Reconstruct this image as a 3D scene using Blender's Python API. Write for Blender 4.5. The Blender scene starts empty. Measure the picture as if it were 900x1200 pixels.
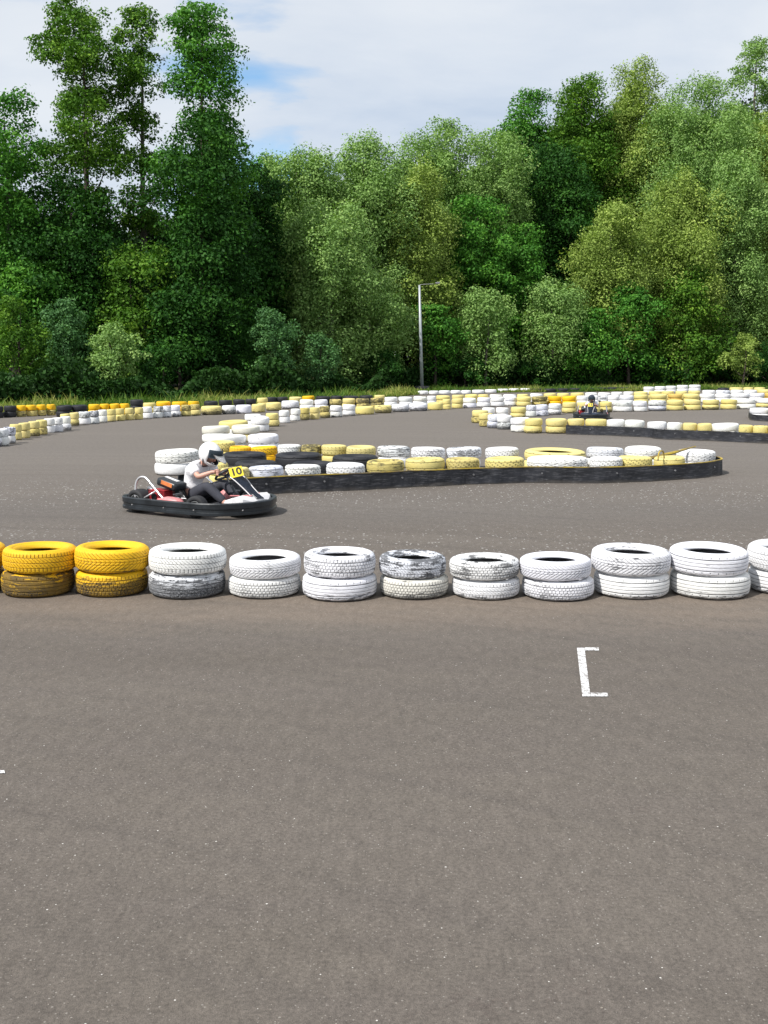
import bpy, bmesh, math, random
import numpy as np
from mathutils import Vector, Matrix, Quaternion

random.seed(7)
rng = np.random.default_rng(7)
R = math.radians
scene = bpy.context.scene
COL = scene.collection

# ------------------------------------------------------------------ camera
CAM_H, PITCH, F = 1.95, R(8.28), 1250.0
KD = F / 900.0
cd = bpy.data.cameras.new('camera'); cam = bpy.data.objects.new('camera', cd); COL.objects.link(cam)
cam.location = (0, 0, CAM_H); cam.rotation_euler = (R(90) - PITCH, 0, 0)
cd.sensor_fit = 'VERTICAL'; cd.sensor_height = 36; cd.lens = 37.5
cd.clip_start = 0.05; cd.clip_end = 6000
scene.camera = cam
CP, SP = math.cos(PITCH), math.sin(PITCH)

def ray(px, py):
    a, b = (px - 450) / F, (600 - py) / F
    return Vector((a, CP + SP * b, -SP + CP * b))
def at(px, py, z=0.0):                       # survey helper: where a line of sight meets the height z
    r = ray(px, py); t = (z - CAM_H) / r.z
    return Vector((r.x * t, r.y * t, z))
def on_plane(px, py, y):                     # ... or the vertical plane at distance y
    r = ray(px, py); t = y / r.y
    return Vector((r.x * t, y, CAM_H + r.z * t))

# ------------------------------------------------------------------ helpers
def tag(o, label=None, cat=None, group=None, kind=None):
    if label: o['label'] = label
    if cat: o['category'] = cat
    if group: o['group'] = group
    if kind: o['kind'] = kind
    return o
def empty(name, loc, rz=0):
    o = bpy.data.objects.new(name, None); COL.objects.link(o)
    o.location = loc; o.rotation_euler = (0, 0, rz); o.empty_display_size = .2
    return o
def link(name, me, mat=None, parent=None, smooth=False):
    if mat is not None:
        me.materials.clear()
        for m in (mat if isinstance(mat, (list, tuple)) else [mat]): me.materials.append(m)
    o = bpy.data.objects.new(name, me); COL.objects.link(o)
    if parent: o.parent = parent
    if smooth: me.polygons.foreach_set('use_smooth', [True] * len(me.polygons))
    return o
def obj(name, bm, mat, parent=None, smooth=False):
    bmesh.ops.recalc_face_normals(bm, faces=bm.faces)
    me = bpy.data.meshes.new(name); bm.to_mesh(me); bm.free()
    return link(name, me, mat, parent, smooth)
def box(bm, c, s, rot=None, bevel=0):
    m = Matrix.LocRotScale(Vector(c), rot.to_quaternion() if rot is not None else None, Vector(s))
    g = bmesh.ops.create_cube(bm, size=1, matrix=m)
    if bevel:
        ed = list({e for v in g['verts'] for e in v.link_edges})
        bmesh.ops.bevel(bm, geom=ed, offset=bevel, segments=2, affect='EDGES', profile=.6)
def frames(pts):
    pts = [Vector(p) for p in pts]; out = []; n = None
    for i, p in enumerate(pts):
        t = (pts[min(i + 1, len(pts) - 1)] - pts[max(i - 1, 0)]).normalized()
        if n is None:
            a = Vector((0, 0, 1)) if abs(t.z) < .9 else Vector((1, 0, 0))
            n = t.cross(a).normalized()
        n = (n - t * n.dot(t)).normalized()
        out.append((p, n, t.cross(n)))
    return out
def tube(bm, pts, rad, seg=10, closed=False):
    fr = frames(pts); rings = []
    if not hasattr(rad, '__len__'): rad = [rad] * len(fr)
    for (p, n, b), r in zip(fr, rad):
        rings.append([bm.verts.new(p + (n * math.cos(k * 2 * math.pi / seg) + b * math.sin(k * 2 * math.pi / seg)) * r) for k in range(seg)])
    m = len(rings)
    for i in range(m if closed else m - 1):
        A, B = rings[i], rings[(i + 1) % m]
        for k in range(seg): bm.faces.new((A[k], A[(k + 1) % seg], B[(k + 1) % seg], B[k]))
    if not closed:
        bm.faces.new(rings[0]); bm.faces.new(rings[-1])
def smooth_path(pts, n=6, closed=False):
    pts = [Vector(p) for p in pts]; out = []; m = len(pts)
    for i in range(m if closed else m - 1):
        if closed: p0, p1, p2, p3 = (pts[(i + k) % m] for k in (-1, 0, 1, 2))
        else: p0, p1, p2, p3 = pts[max(i - 1, 0)], pts[i], pts[i + 1], pts[min(i + 2, m - 1)]
        for k in range(n):
            t = k / n
            out.append(.5 * ((2 * p1) + (p2 - p0) * t + (2 * p0 - 5 * p1 + 4 * p2 - p3) * t * t + (3 * p1 - p0 - 3 * p2 + p3) * t ** 3))
    if not closed: out.append(pts[-1])
    return out
def lathe(bm, prof, seg, mat=Matrix(), closed=True):
    rings = []
    for r, z in prof:
        rings.append([bm.verts.new(mat @ Vector((r * math.cos(k * 2 * math.pi / seg), r * math.sin(k * 2 * math.pi / seg), z))) for k in range(seg)])
    m = len(rings)
    for i in range(m if closed else m - 1):
        A, B = rings[i], rings[(i + 1) % m]
        for k in range(seg): bm.faces.new((A[k], A[(k + 1) % seg], B[(k + 1) % seg], B[k]))
    return rings
def np_mesh(name, verts, faces, tint=None, mat=None, tname='tint'):
    me = bpy.data.meshes.new(name); nv, nf = len(verts), len(faces); k = faces.shape[1]
    me.vertices.add(nv); me.vertices.foreach_set('co', verts.astype(np.float32).ravel())
    me.loops.add(nf * k); me.loops.foreach_set('vertex_index', faces.astype(np.int32).ravel())
    me.polygons.add(nf); me.polygons.foreach_set('loop_start', np.arange(0, nf * k, k, dtype=np.int32))
    if tint is not None:
        a = me.attributes.new(tname, 'FLOAT', 'FACE'); a.data.foreach_set('value', tint.astype(np.float32))
    me.update(calc_edges=True)
    if mat: me.materials.append(mat)
    return me

# ------------------------------------------------------------------ node helper
class NT:
    def __init__(s, name, world=None):
        if world: s.m = world
        else: s.m = bpy.data.materials.new(name)
        s.m.use_nodes = True; s.t = s.m.node_tree; s.t.nodes.clear()
    def n(s, typ, _ins=None, **kw):
        x = s.t.nodes.new(typ)
        for k, v in kw.items(): setattr(x, k, v)
        for k, v in (_ins or {}).items():
            if isinstance(v, bpy.types.NodeSocket): s.t.links.new(v, x.inputs[k])
            else: x.inputs[k].default_value = v
        return x
    def math(s, op, a, b=0.0, c=None, clamp=False):
        x = s.n('ShaderNodeMath', {0: a, 1: b} if c is None else {0: a, 1: b, 2: c}, operation=op, use_clamp=clamp); return x.outputs[0]
    def mix(s, f, a, b, blend='MIX'):
        x = s.n('ShaderNodeMix', data_type='RGBA', blend_type=blend)
        for k, v in ((0, f), (6, a), (7, b)):
            if isinstance(v, bpy.types.NodeSocket): s.t.links.new(v, x.inputs[k])
            else: x.inputs[k].default_value = v if k == 0 else (*v[:3], 1)
        return x.outputs[2]
    def noise(s, vec, scale, detail=3, rough=.55, dist=0):
        return s.n('ShaderNodeTexNoise', {'Vector': vec, 'Scale': scale, 'Detail': detail, 'Roughness': rough, 'Distortion': dist}).outputs['Fac']
    def ramp(s, f, lo, hi, a=0.0, b=1.0):
        return s.n('ShaderNodeMapRange', {'Value': f, 'From Min': lo, 'From Max': hi, 'To Min': a, 'To Max': b}, clamp=True).outputs[0]
    def coord(s, which='Object', scale=(1, 1, 1), loc=(0, 0, 0)):
        tc = s.n('ShaderNodeTexCoord').outputs[which]
        return s.n('ShaderNodeMapping', {'Vector': tc, 'Scale': scale, 'Location': loc}).outputs[0]
    def bump(s, h, strength=.3, dist=.01, normal=None):
        i = {'Height': h, 'Strength': strength, 'Distance': dist}
        if normal: i['Normal'] = normal
        return s.n('ShaderNodeBump', i).outputs[0]
    def surf(s, col, rough=.6, metal=0.0, normal=None, spec=.5, **kw):
        i = {'Base Color': col if isinstance(col, bpy.types.NodeSocket) else (*col[:3], 1), 'Roughness': rough, 'Metallic': metal, 'Specular IOR Level': spec}
        if normal: i['Normal'] = normal
        i.update(kw)
        b = s.n('ShaderNodeBsdfPrincipled', i)
        s.n('ShaderNodeOutputMaterial', {0: b.outputs[0]}); return s.m

def plain(name, col, rough=.5, metal=0.0, var=.18, scale=9, spec=.5, bump=.05):
    t = NT(name); v = t.coord()
    n = t.noise(v, scale, 4, .6); n2 = t.noise(v, scale * 9, 2)
    f = t.math('ADD', t.ramp(n, .3, .7, -var, var), t.ramp(n2, .3, .7, -var * .4, var * .4))
    c = t.mix(1.0, col, t.n('ShaderNodeCombineColor', {0: t.math('ADD', f, 1), 1: t.math('ADD', f, 1), 2: t.math('ADD', f, 1)}).outputs[0], 'MULTIPLY')
    return t.surf(c, t.ramp(n, .3, .7, max(rough - .1, 0), min(rough + .1, 1)), metal, t.bump(n2, bump, .004), spec)

# ------------------------------------------------------------------ materials
def asphalt():
    t = NT('asphalt'); v = t.coord()
    big = t.noise(t.coord(scale=(.10, .34, 1)), 1.0, 4, .55, .4)
    mid = t.noise(t.coord(scale=(.8, 2.6, 1)), 1.0, 5, .6)
    fine = t.noise(v, 60, 4, .8); coarse = t.noise(t.coord(scale=(1, .45, 1)), 17, 4, .75)
    vfine = t.noise(v, 260, 2, .7)
    base = t.mix(t.ramp(big, .32, .68), (.114, .097, .081), (.160, .138, .116))
    base = t.mix(t.ramp(mid, .3, .7, 0, .55), base, (.132, .113, .099))
    # dusty strip swept up against the front tyre wall
    sep = t.n('ShaderNodeSeparateXYZ', {0: v})
    wob = t.math('ADD', t.math('MULTIPLY', sep.outputs[1], .72), t.ramp(t.noise(t.coord(scale=(1.2, 1.2, 1)), 1, 4), 0, 1, -.35, .35))
    band = t.math('MULTIPLY', t.ramp(wob, 5.3, 5.75), t.ramp(wob, 6.2, 6.7, 1, 0))
    base = t.mix(t.math('MULTIPLY', t.math('MULTIPLY', band, t.ramp(mid, .35, .6, .45, 1)), .75), base, (.205, .165, .130))
    # racing line darker
    line = t.math('MULTIPLY', t.ramp(wob, 8.6, 9.4), t.ramp(wob, 10.0, 11.0, 1, 0))
    base = t.mix(t.math('MULTIPLY', line, .25), base, (.10, .095, .092))
    gr = t.math('MULTIPLY', t.ramp(wob, 9.4, 10.4), t.ramp(wob, 11.6, 12.6, 1, 0))
    gr2 = t.math('MULTIPLY', t.ramp(wob, 6.9, 7.4), t.ramp(wob, 8.2, 9.2, 1, 0))
    g = t.math('ADD', gr, t.math('MULTIPLY', gr2, .8), clamp=True)
    gm = t.math('ADD', t.math('MULTIPLY', g, .75), .25)
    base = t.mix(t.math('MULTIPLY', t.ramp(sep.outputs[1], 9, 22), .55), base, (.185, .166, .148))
    # faint darker arcs left by turning wheels, thin cracks
    arc = t.n('ShaderNodeVectorMath', {0: v, 1: (-7.0, -9.0, 0)}, operation='DISTANCE').outputs['Value']
    an = t.noise(t.n('ShaderNodeCombineXYZ', {0: arc, 1: 0.0, 2: 0.0}).outputs[0], 2.6, 4, .7)
    base = t.mix(t.math('MULTIPLY', t.ramp(an, .50, .66), t.ramp(big, .4, .6, .10, .34)), base, (.062, .055, .051))
    vc = t.n('ShaderNodeTexVoronoi', {'Vector': t.n('ShaderNodeVectorMath', {0: t.coord(scale=(.35, .5, .001)), 1: t.n('ShaderNodeTexNoise', {'Vector': v, 'Scale': 1.1, 'Detail': 5.0}).outputs['Color']}, operation='ADD').outputs[0], 'Scale': 1.0}, feature='DISTANCE_TO_EDGE').outputs['Distance']
    base = t.mix(t.math('MULTIPLY', t.ramp(vc, .0, .0045, 1, 0), t.ramp(mid, .52, .66, 0, .22)), base, (.06, .038, .034))
    # grain
    base = t.mix(1.0, base, t.n('ShaderNodeCombineColor', {k: t.ramp(fine, .30, .70, .64, 1.36) for k in (0, 1, 2)}).outputs[0], 'MULTIPLY')
    base = t.mix(1.0, base, t.n('ShaderNodeCombineColor', {k: t.ramp(coarse, .30, .70, .84, 1.16) for k in (0, 1, 2)}).outputs[0], 'MULTIPLY')
    base = t.mix(.8, base, t.n('ShaderNodeCombineColor', {k: t.ramp(vfine, .25, .75, .6, 1.4) for k in (0, 1, 2)}).outputs[0], 'MULTIPLY')
    # pale stones
    def stones(scale, size, keep, warp=0):
        vo = t.n('ShaderNodeTexVoronoi', {'Vector': t.coord(scale=(1, 1, .001), loc=(warp, warp, 0)), 'Scale': scale, 'Randomness': 1.0}, feature='F1')
        rnd = t.n('ShaderNodeSeparateColor', {0: vo.outputs['Color']})
        sz = t.math('MULTIPLY', rnd.outputs[1], size)
        inside = t.math('LESS_THAN', vo.outputs['Distance'], sz)
        return t.math('MULTIPLY', inside, t.math('GREATER_THAN', rnd.outputs[0], keep)), rnd.outputs[2]
    s1, r1 = stones(50, .19, .86); s2, r2 = stones(95, .38, .80, 3.3); s3, r3 = stones(26, .36, .70, 7.1)
    c1 = t.mix(r1, (.30, .26, .21), (.68, .65, .60))
    base = t.mix(t.math('MULTIPLY', s1, .95), base, c1)
    base = t.mix(t.math('MULTIPLY', s2, .55), base, (.36, .33, .29))
    base = t.mix(t.math('MULTIPLY', t.math('MULTIPLY', s3, g), .9), base, (.62, .60, .57))
    h = t.math('ADD', t.math('MULTIPLY', fine, .7), t.math('MULTIPLY', vfine, .5))
    nb = t.bump(h, .8, .008)
    return t.surf(base, t.ramp(fine, .3, .7, .75, .95), 0, nb, .25)

def tyre_paint(from_attr=False):
    t = NT('painted_rubber')
    if from_attr:
        at_ = t.n('ShaderNodeAttribute', attribute_name='paint'); colr = at_.outputs['Color']; wear = at_.outputs['Alpha']
        dirt = -.5; rnd = .5; v = t.coord()
    else:
        oi = t.n('ShaderNodeObjectInfo'); colr = oi.outputs['Color']; wear = oi.outputs['Alpha']; rnd = oi.outputs['Random']
        dirt = t.math('DIVIDE', oi.outputs['Object Index'], 100.0)
        tc = t.n('ShaderNodeTexCoord').outputs['Object']
        off = t.n('ShaderNodeCombineXYZ', {0: t.math('MULTIPLY', rnd, 57.0), 1: t.math('MULTIPLY', rnd, 31.0), 2: 0.0}).outputs[0]
        v = t.n('ShaderNodeVectorMath', {0: tc, 1: off}, operation='ADD').outputs[0]
    def mp(sc): return t.n('ShaderNodeMapping', {'Vector': v, 'Scale': sc}).outputs[0]
    sep = t.n('ShaderNodeSeparateXYZ', {0: t.n('ShaderNodeTexCoord').outputs['Object']})
    z = sep.outputs[2]
    streak = t.noise(mp((1.2, 1.2, 6)), 2.0, 6, .68, .3)
    patch = t.noise(mp((1, 1, .8)), 1.6, 5, .6)
    chip = t.noise(mp((1, 1, 1)), 24, 3, .7)
    thr = t.math('ADD', t.math('MULTIPLY', streak, .5), t.math('ADD', t.math('MULTIPLY', patch, .35), t.math('MULTIPLY', chip, .15)))
    edge = t.math('SUBTRACT', .69, t.math('MULTIPLY', wear, .36))
    m1 = t.ramp(t.math('SUBTRACT', thr, edge), -.015, .03)
    # scuffed away from the bottom up
    low = t.math('SUBTRACT', t.math('MULTIPLY', dirt, 1.25), t.math('ADD', z, t.ramp(streak, .3, .7, -.35, .35)))
    m2 = t.math('MULTIPLY', t.ramp(low, -.05, .12), t.ramp(chip, .34, .52, .55, 1))
    gro = t.n('ShaderNodeAttribute', attribute_name='groove').outputs['Fac']
    m3 = t.math('MULTIPLY', gro, t.ramp(patch, .35, .65, .35, 1.0))
    side = t.n('ShaderNodeAttribute', attribute_name='inner').outputs['Fac']
    m = t.math('MAXIMUM', t.math('MAXIMUM', m1, m2), t.math('MAXIMUM', m3, side))
    grime = t.ramp(t.noise(mp((1, 1, 2)), 3.5, 5, .65), .42, .75, 0, .28)
    dk = t.mix(1, colr, (.62, .60, .56), 'MULTIPLY')
    paint = t.mix(grime, colr, dk)
    rub = t.mix(chip, (.012, .013, .016), (.035, .036, .04))
    rub = t.mix(t.ramp(patch, .35, .65, .0, .22), rub, colr)
    c = t.mix(m, paint, rub)
    return t.surf(c, t.ramp(m, 0, 1, .55, .8), 0, t.bump(t.math('ADD', chip, t.math('MULTIPLY', m, -.5)), .35, .02), .35)

M = {}
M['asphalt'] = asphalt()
M['tyre'] = tyre_paint(); M['tyre_far'] = tyre_paint(True)
def belt_mat():
    t = NT('belt_rubber'); v = t.coord()
    a = t.noise(t.coord(scale=(.8, .8, 3)), 2, 5, .6); b = t.noise(t.coord(scale=(3, 3, 25)), 2.0, 4, .7)
    z = t.n('ShaderNodeSeparateXYZ', {0: v}).outputs[2]
    c = t.mix(t.ramp(a, .35, .7), (.010, .011, .014), (.032, .034, .042))
    c = t.mix(t.ramp(b, .52, .70, 0, .75), c, (.13, .13, .14))
    c = t.mix(t.ramp(t.math('ADD', z, t.ramp(a, .3, .7, -.03, .03)), .05, .0, 0, .6), c, (.09, .08, .07))
    return t.surf(c, .55, 0, t.bump(a, .2, .02), .4)
M['belt'] = belt_mat()
def trim_mat():
    t = NT('worn_yellow_trim'); a = t.noise(t.coord(scale=(1.5, 1.5, 4)), 2, 6, .7)
    c = t.mix(t.ramp(a, .42, .6), (.50, .36, .05), (.16, .13, .09)); return t.surf(c, .7, 0, t.bump(a, .2, .01), .3)
M['trim'] = trim_mat()
def paint_line():
    t = NT('road_paint'); v = t.coord(); a = t.noise(v, 26, 5, .75); b = t.noise(v, 110, 2, .7)
    f = t.math('ADD', t.ramp(a, .50, .60), t.ramp(b, .52, .62, 0, .7), clamp=True)
    return t.surf(t.mix(f, (.74, .73, .72), (.22, .2, .185)), .8, 0, t.bump(b, .3, .004), .2)
M['line'] = paint_line()
M['black_plastic'] = plain('black_plastic', (.016, .020, .024), .38, spec=.5, var=.4, scale=5)
M['navy'] = plain('navy_plastic', (.022, .032, .055), .3, var=.3)
M['white_plastic'] = plain('white_plastic', (.72, .70, .70), .35, var=.12)
M['helmet_white'] = plain('helmet_white', (.80, .80, .80), .18, var=.05)
M['helmet_dark'] = plain('helmet_dark', (.045, .05, .075), .2, var=.2)
M['dark'] = plain('dark_interior', (.008, .008, .01), .5)
M['visor'] = plain('smoked_visor', (.05, .07, .09), .08, var=.2)
M['red'] = plain('red_engine', (.42, .03, .04), .4, var=.35, scale=14)
M['pink'] = plain('faded_red_plastic', (.62, .22, .22), .45, var=.3, scale=16)
M['orange'] = plain('orange_sticker', (.65, .20, .06), .4)
M['plate'] = plain('yellow_plate', (.78, .62, .03), .4, var=.05)
M['digit'] = plain('black_digit', (.01, .01, .01), .5)
M['steel'] = plain('silver_tube', (.62, .60, .60), .28, .7, var=.15)
M['metal'] = plain('dull_metal', (.30, .30, .31), .4, .8)
M['rim'] = plain('pale_rim', (.48, .48, .47), .4, .3)
M['slick'] = plain('slick_rubber', (.018, .018, .02), .7, var=.4)
M['skin'] = plain('skin', (.60, .33, .25), .5, var=.06)
M['shirt'] = plain('white_shirt', (.86, .85, .87), .85, var=.14, scale=5, bump=.9)
M['greyshirt'] = plain('grey_shirt_panel', (.40, .40, .45), .85, var=.1)
M['trousers'] = plain('dark_trousers', (.040, .042, .055), .85, var=.25, bump=.25)
M['hair'] = plain('dark_hair', (.03, .02, .015), .6)
M['shoe'] = plain('pale_shoe', (.5, .48, .46), .6)
M['galv'] = plain('galvanised_pole', (.42, .45, .47), .45, .3, var=.15, scale=2)
M['blue'] = plain('blue_plastic', (.04, .10, .28), .35)

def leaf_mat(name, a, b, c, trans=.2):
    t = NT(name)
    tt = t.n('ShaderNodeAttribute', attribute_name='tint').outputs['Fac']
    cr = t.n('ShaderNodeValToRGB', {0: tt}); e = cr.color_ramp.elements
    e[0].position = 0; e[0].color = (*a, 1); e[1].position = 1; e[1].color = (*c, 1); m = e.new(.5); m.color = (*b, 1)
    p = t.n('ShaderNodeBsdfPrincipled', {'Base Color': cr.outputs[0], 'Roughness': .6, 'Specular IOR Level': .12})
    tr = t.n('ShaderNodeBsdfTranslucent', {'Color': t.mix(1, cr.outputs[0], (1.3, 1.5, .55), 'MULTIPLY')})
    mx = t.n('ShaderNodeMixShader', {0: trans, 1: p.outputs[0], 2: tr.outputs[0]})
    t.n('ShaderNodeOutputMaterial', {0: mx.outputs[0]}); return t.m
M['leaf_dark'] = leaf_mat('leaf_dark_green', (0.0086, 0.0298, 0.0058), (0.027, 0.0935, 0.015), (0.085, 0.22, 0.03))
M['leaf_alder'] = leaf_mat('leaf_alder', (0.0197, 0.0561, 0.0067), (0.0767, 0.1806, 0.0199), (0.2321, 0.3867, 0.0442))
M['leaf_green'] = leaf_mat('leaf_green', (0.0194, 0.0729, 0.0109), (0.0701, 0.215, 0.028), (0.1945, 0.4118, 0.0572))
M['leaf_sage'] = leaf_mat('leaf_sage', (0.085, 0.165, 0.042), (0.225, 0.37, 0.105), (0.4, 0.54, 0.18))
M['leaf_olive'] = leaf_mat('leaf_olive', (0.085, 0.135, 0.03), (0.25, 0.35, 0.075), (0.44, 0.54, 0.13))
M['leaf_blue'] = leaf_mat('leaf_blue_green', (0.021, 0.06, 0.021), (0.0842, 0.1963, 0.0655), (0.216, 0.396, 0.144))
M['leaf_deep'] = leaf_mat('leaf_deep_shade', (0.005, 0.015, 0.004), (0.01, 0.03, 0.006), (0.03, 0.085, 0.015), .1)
M['grass'] = leaf_mat('grass_blades', (0.05, 0.12, 0.02), (0.13, 0.22, 0.035), (0.36, 0.36, 0.11), .3)
M['bark'] = plain('bark', (.060, .045, .035), .9, var=.5, scale=4, bump=.5)
M['bark_pale'] = plain('bark_pale', (.13, .115, .095), .9, var=.4, scale=4, bump=.5)
def turf():
    t = NT('turf'); a = t.noise(t.coord(), .6, 5, .6); b = t.noise(t.coord(), 9, 4, .7)
    c = t.mix(t.ramp(a, .4, .6), (.035, .05, .015), (.09, .085, .03)); c = t.mix(t.ramp(b, .4, .7, 0, .6), c, (.03, .035, .012))
    return t.surf(c, .95, 0, t.bump(b, .6, .05), .1)
M['turf'] = turf()

# ------------------------------------------------------------------ sky, sun
SUN_AZ, SUN_EL = R(-130), R(50)          # direction towards the sun: measured clockwise from +Y
sd = Vector((math.sin(SUN_AZ) * math.cos(SUN_EL), math.cos(SUN_AZ) * math.cos(SUN_EL), math.sin(SUN_EL)))
L = bpy.data.lights.new('sun', 'SUN'); L.energy = 5.0; L.angle = R(.5); L.color = (1, .965, .91)
so = bpy.data.objects.new('sun', L); COL.objects.link(so); so.rotation_euler = sd.to_track_quat('Z', 'Y').to_euler(); so.location = sd * 60
w = bpy.data.worlds.new('World'); scene.world = w
t = NT('', world=w)
sky = t.n('ShaderNodeTexSky', sky_type='NISHITA', sun_disc=False, sun_elevation=SUN_EL, sun_rotation=SUN_AZ, air_density=1.0, dust_density=.4, ozone_density=2.0)
gen = t.n('ShaderNodeTexCoord').outputs['Generated']
sx = t.n('ShaderNodeSeparateXYZ', {0: gen})
den = t.math('ADD', t.math('MAXIMUM', sx.outputs[2], 0.0), .22)
cv = t.n('ShaderNodeCombineXYZ', {0: t.math('DIVIDE', sx.outputs[0], den), 1: t.math('DIVIDE', sx.outputs[1], den), 2: 0.0}).outputs[0]
def cm(loc, sc): return t.n('ShaderNodeMapping', {'Vector': cv, 'Location': loc, 'Scale': sc}).outputs[0]
n1 = t.noise(cm((3.1, 1.7, 0), (1, 1.2, 1)), 1.05, 7, .52, .35)
n2 = t.noise(cm((9.2, 4.4, 0), (1, 1.6, 1)), 2.2, 6, .55, .3)
n3 = t.noise(cm((5.0, 8.0, 0), (1, 1, 1)), .8, 3, .5)
gapd = t.n('ShaderNodeVectorMath', {0: gen, 1: (-.12, .97, .175)}, operation='DISTANCE').outputs['Value']
warp = t.math('ADD', gapd, t.ramp(n2, .3, .7, -.05, .05))
cov = t.ramp(t.math('ADD', t.ramp(warp, .02, .16, -.17, 0), t.math('ADD', t.math('MULTIPLY', n1, .75), t.math('MULTIPLY', n2, .25))), .30, .44)
cloud = t.mix(t.ramp(n2, .30, .68), (6.0, 6.9, 8.3), (8.2, 8.7, 9.4))
cloud = t.mix(t.ramp(n3, .38, .62, 0, .6), cloud, (9.4, 9.6, 9.8))
blue = t.mix(1, sky.outputs[0], (1.35, 1.75, 1.9), 'MULTIPLY')
cc = t.mix(t.math('MULTIPLY', cov, .93), blue, cloud)
bg = t.n('ShaderNodeBackground', {'Color': cc, 'Strength': .095})
t.n('ShaderNodeOutputWorld', {0: bg.outputs[0]})

# ------------------------------------------------------------------ ground
def sheet(name, pts, z, mat, sub=None):
    bm = bmesh.new(); bm.faces.new([bm.verts.new((x, y, z)) for x, y in pts])
    return obj(name, bm, mat)
g = sheet('ground', [(-1500, -400), (1500, -400), (1500, 3000), (-1500, 3000)], -.006, M['turf']); tag(g, kind='structure')
EDGE = [(-60, 17), (-30, 20), (-16, 24.4), (-9.5, 27.6), (-5.2, 30.6), (-1, 34.5), (2.5, 41.5), (7, 42.5), (12, 43.5), (20, 48), (35, 52), (70, 56)]
EDGE = [(x if abs(x) < 20 else x * 1.3, y * KD) for x, y in EDGE]
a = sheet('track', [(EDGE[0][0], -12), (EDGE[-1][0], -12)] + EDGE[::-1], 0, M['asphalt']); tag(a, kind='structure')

def bracket():
    P = lambda x, y: at(x, y, .004)
    bm = bmesh.new()
    def strip(pts):
        bm.faces.new([bm.verts.new(p) for p in pts])
    strip([P(676, 759), P(685, 759), P(692, 816), P(682.5, 816)])
    strip([P(685.3, 758.6), P(701.5, 758.6), P(702, 762.2), P(685.7, 762.2)])
    strip([P(692, 811.5), P(711.5, 811.8), P(713, 816), P(692.4, 816)])
    o = obj('road_marking', bm, M['line'])
    tag(o, 'white painted grid bracket on the grey asphalt in front of the tyres', 'road marking', kind='structure')
    bm = bmesh.new(); bm.faces.new([bm.verts.new(p) for p in (P(-30, 902), P(5, 902.5), P(6, 906), P(-30, 906))])
    o = obj('road_marking', bm, M['line']); tag(o, 'end of a thin white painted line at the left photo edge', 'road marking', kind='structure')
bracket()

# ------------------------------------------------------------------ tyre meshes
def tyre_mesh(kind, seg, rows):
    """unit tyre: radius 1, height 0..1"""
    top = [(.605, .72), (.612, .775), (.630, .835), (.662, .890), (.700, .932), (.733, .950), (.740, .966), (.775, .990), (.815, 1.0), (.86, .992), (.90, .965), (.905, .955), (.935, .925), (.962, .885)]
    prof = [(r, z, 0, 0) for r, z in top]
    zs = np.linspace(.85, .15, rows)
    for z in zs: prof.append((.975 + .025 * (1 - ((z - .5) / .35) ** 2), z, 1, 0))
    prof += [(r, 1 - z, 0, 0) for r, z in reversed(top)]
    inner = [(.625, .28), (.66, .16), (.80, .07), (.90, .12), (.945, .25), (.955, .5), (.945, .75), (.90, .88), (.80, .93), (.66, .84), (.625, .72)]
    prof += [(r, z, 0, 1) for r, z in inner]
    n = len(prof); rr = np.array([p[0] for p in prof]); zz = np.array([p[1] for p in prof]); tr = np.array([p[2] for p in prof]); inn = np.array([p[3] for p in prof])
    th = np.arange(seg) * 2 * np.pi / seg
    Z, T = np.meshgrid(zz, th, indexing='ij'); Rr = np.repeat(rr[:, None], seg, 1); TR = np.repeat(tr[:, None], seg, 1).astype(float)
    g = np.zeros_like(Z); k = np.arange(seg)[None, :].repeat(n, 0)
    if kind is not None:
        per = 5
        if kind == 'rib':
            for c in (.26, .42, .58, .74): g = np.maximum(g, np.abs(Z - c) < .018)
            g = np.maximum(g, ((k % (per * 2)) == 0) & (np.abs(Z - .5) > .28))
        elif kind == 'vee':
            sh = np.round(np.abs(Z - .5) * 40).astype(int)
            g = np.maximum(g, ((k + sh) % (per + 1 if seg % (per + 1) == 0 else per)) == 0)
            g = np.maximum(g, np.abs(Z - .5) < .02); g = np.where(np.abs(np.abs(Z - .5) - .13) < .014, 1, g)
        elif kind == 'block':
            band = np.floor((Z - .15) / .14).astype(int)
            g = np.maximum(g, ((k + band * 2) % per) == 0)
            for c in (.29, .43, .57, .71): g = np.maximum(g, np.abs(Z - c) < .016)
        elif kind == 'slant':
            sh = np.round((Z - .15) * 34).astype(int)
            g = np.maximum(g, (((k + sh) % per) == 0) & (np.abs(Z - .5) < .20))
            g = np.maximum(g, ((k % per) == 0) & (np.abs(Z - .5) > .24))
            for c in (.27, .5, .73): g = np.maximum(g, np.abs(Z - c) < .016)
    g = g * TR
    Rr = Rr - g * .022
    V = np.stack([Rr * np.cos(T), Rr * np.sin(T), Z], -1).reshape(-1, 3)
    i = np.arange(n)[:, None]; j = np.arange(seg)[None, :]; i2 = (i + 1) % n; j2 = (j + 1) % seg
    Fc = np.stack([(i * seg + j) + 0 * j, i * seg + j2, i2 * seg + j2, i2 * seg + j], -1).reshape(-1, 4)
    me = np_mesh('tyre', V, Fc)
    a = me.attributes.new('groove', 'FLOAT', 'POINT'); a.data.foreach_set('value', g.ravel().astype(np.float32))
    b = me.attributes.new('inner', 'FLOAT', 'POINT'); b.data.foreach_set('value', np.repeat(inn, seg).astype(np.float32))
    me.polygons.foreach_set('use_smooth', [kind is None] * len(me.polygons))
    if kind is not None:
        sm = np.repeat(((tr == 0) & (np.roll(tr, -1) == 0)), seg); me.polygons.foreach_set('use_smooth', sm.tolist())
    me.materials.append(M['tyre']); return me
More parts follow.
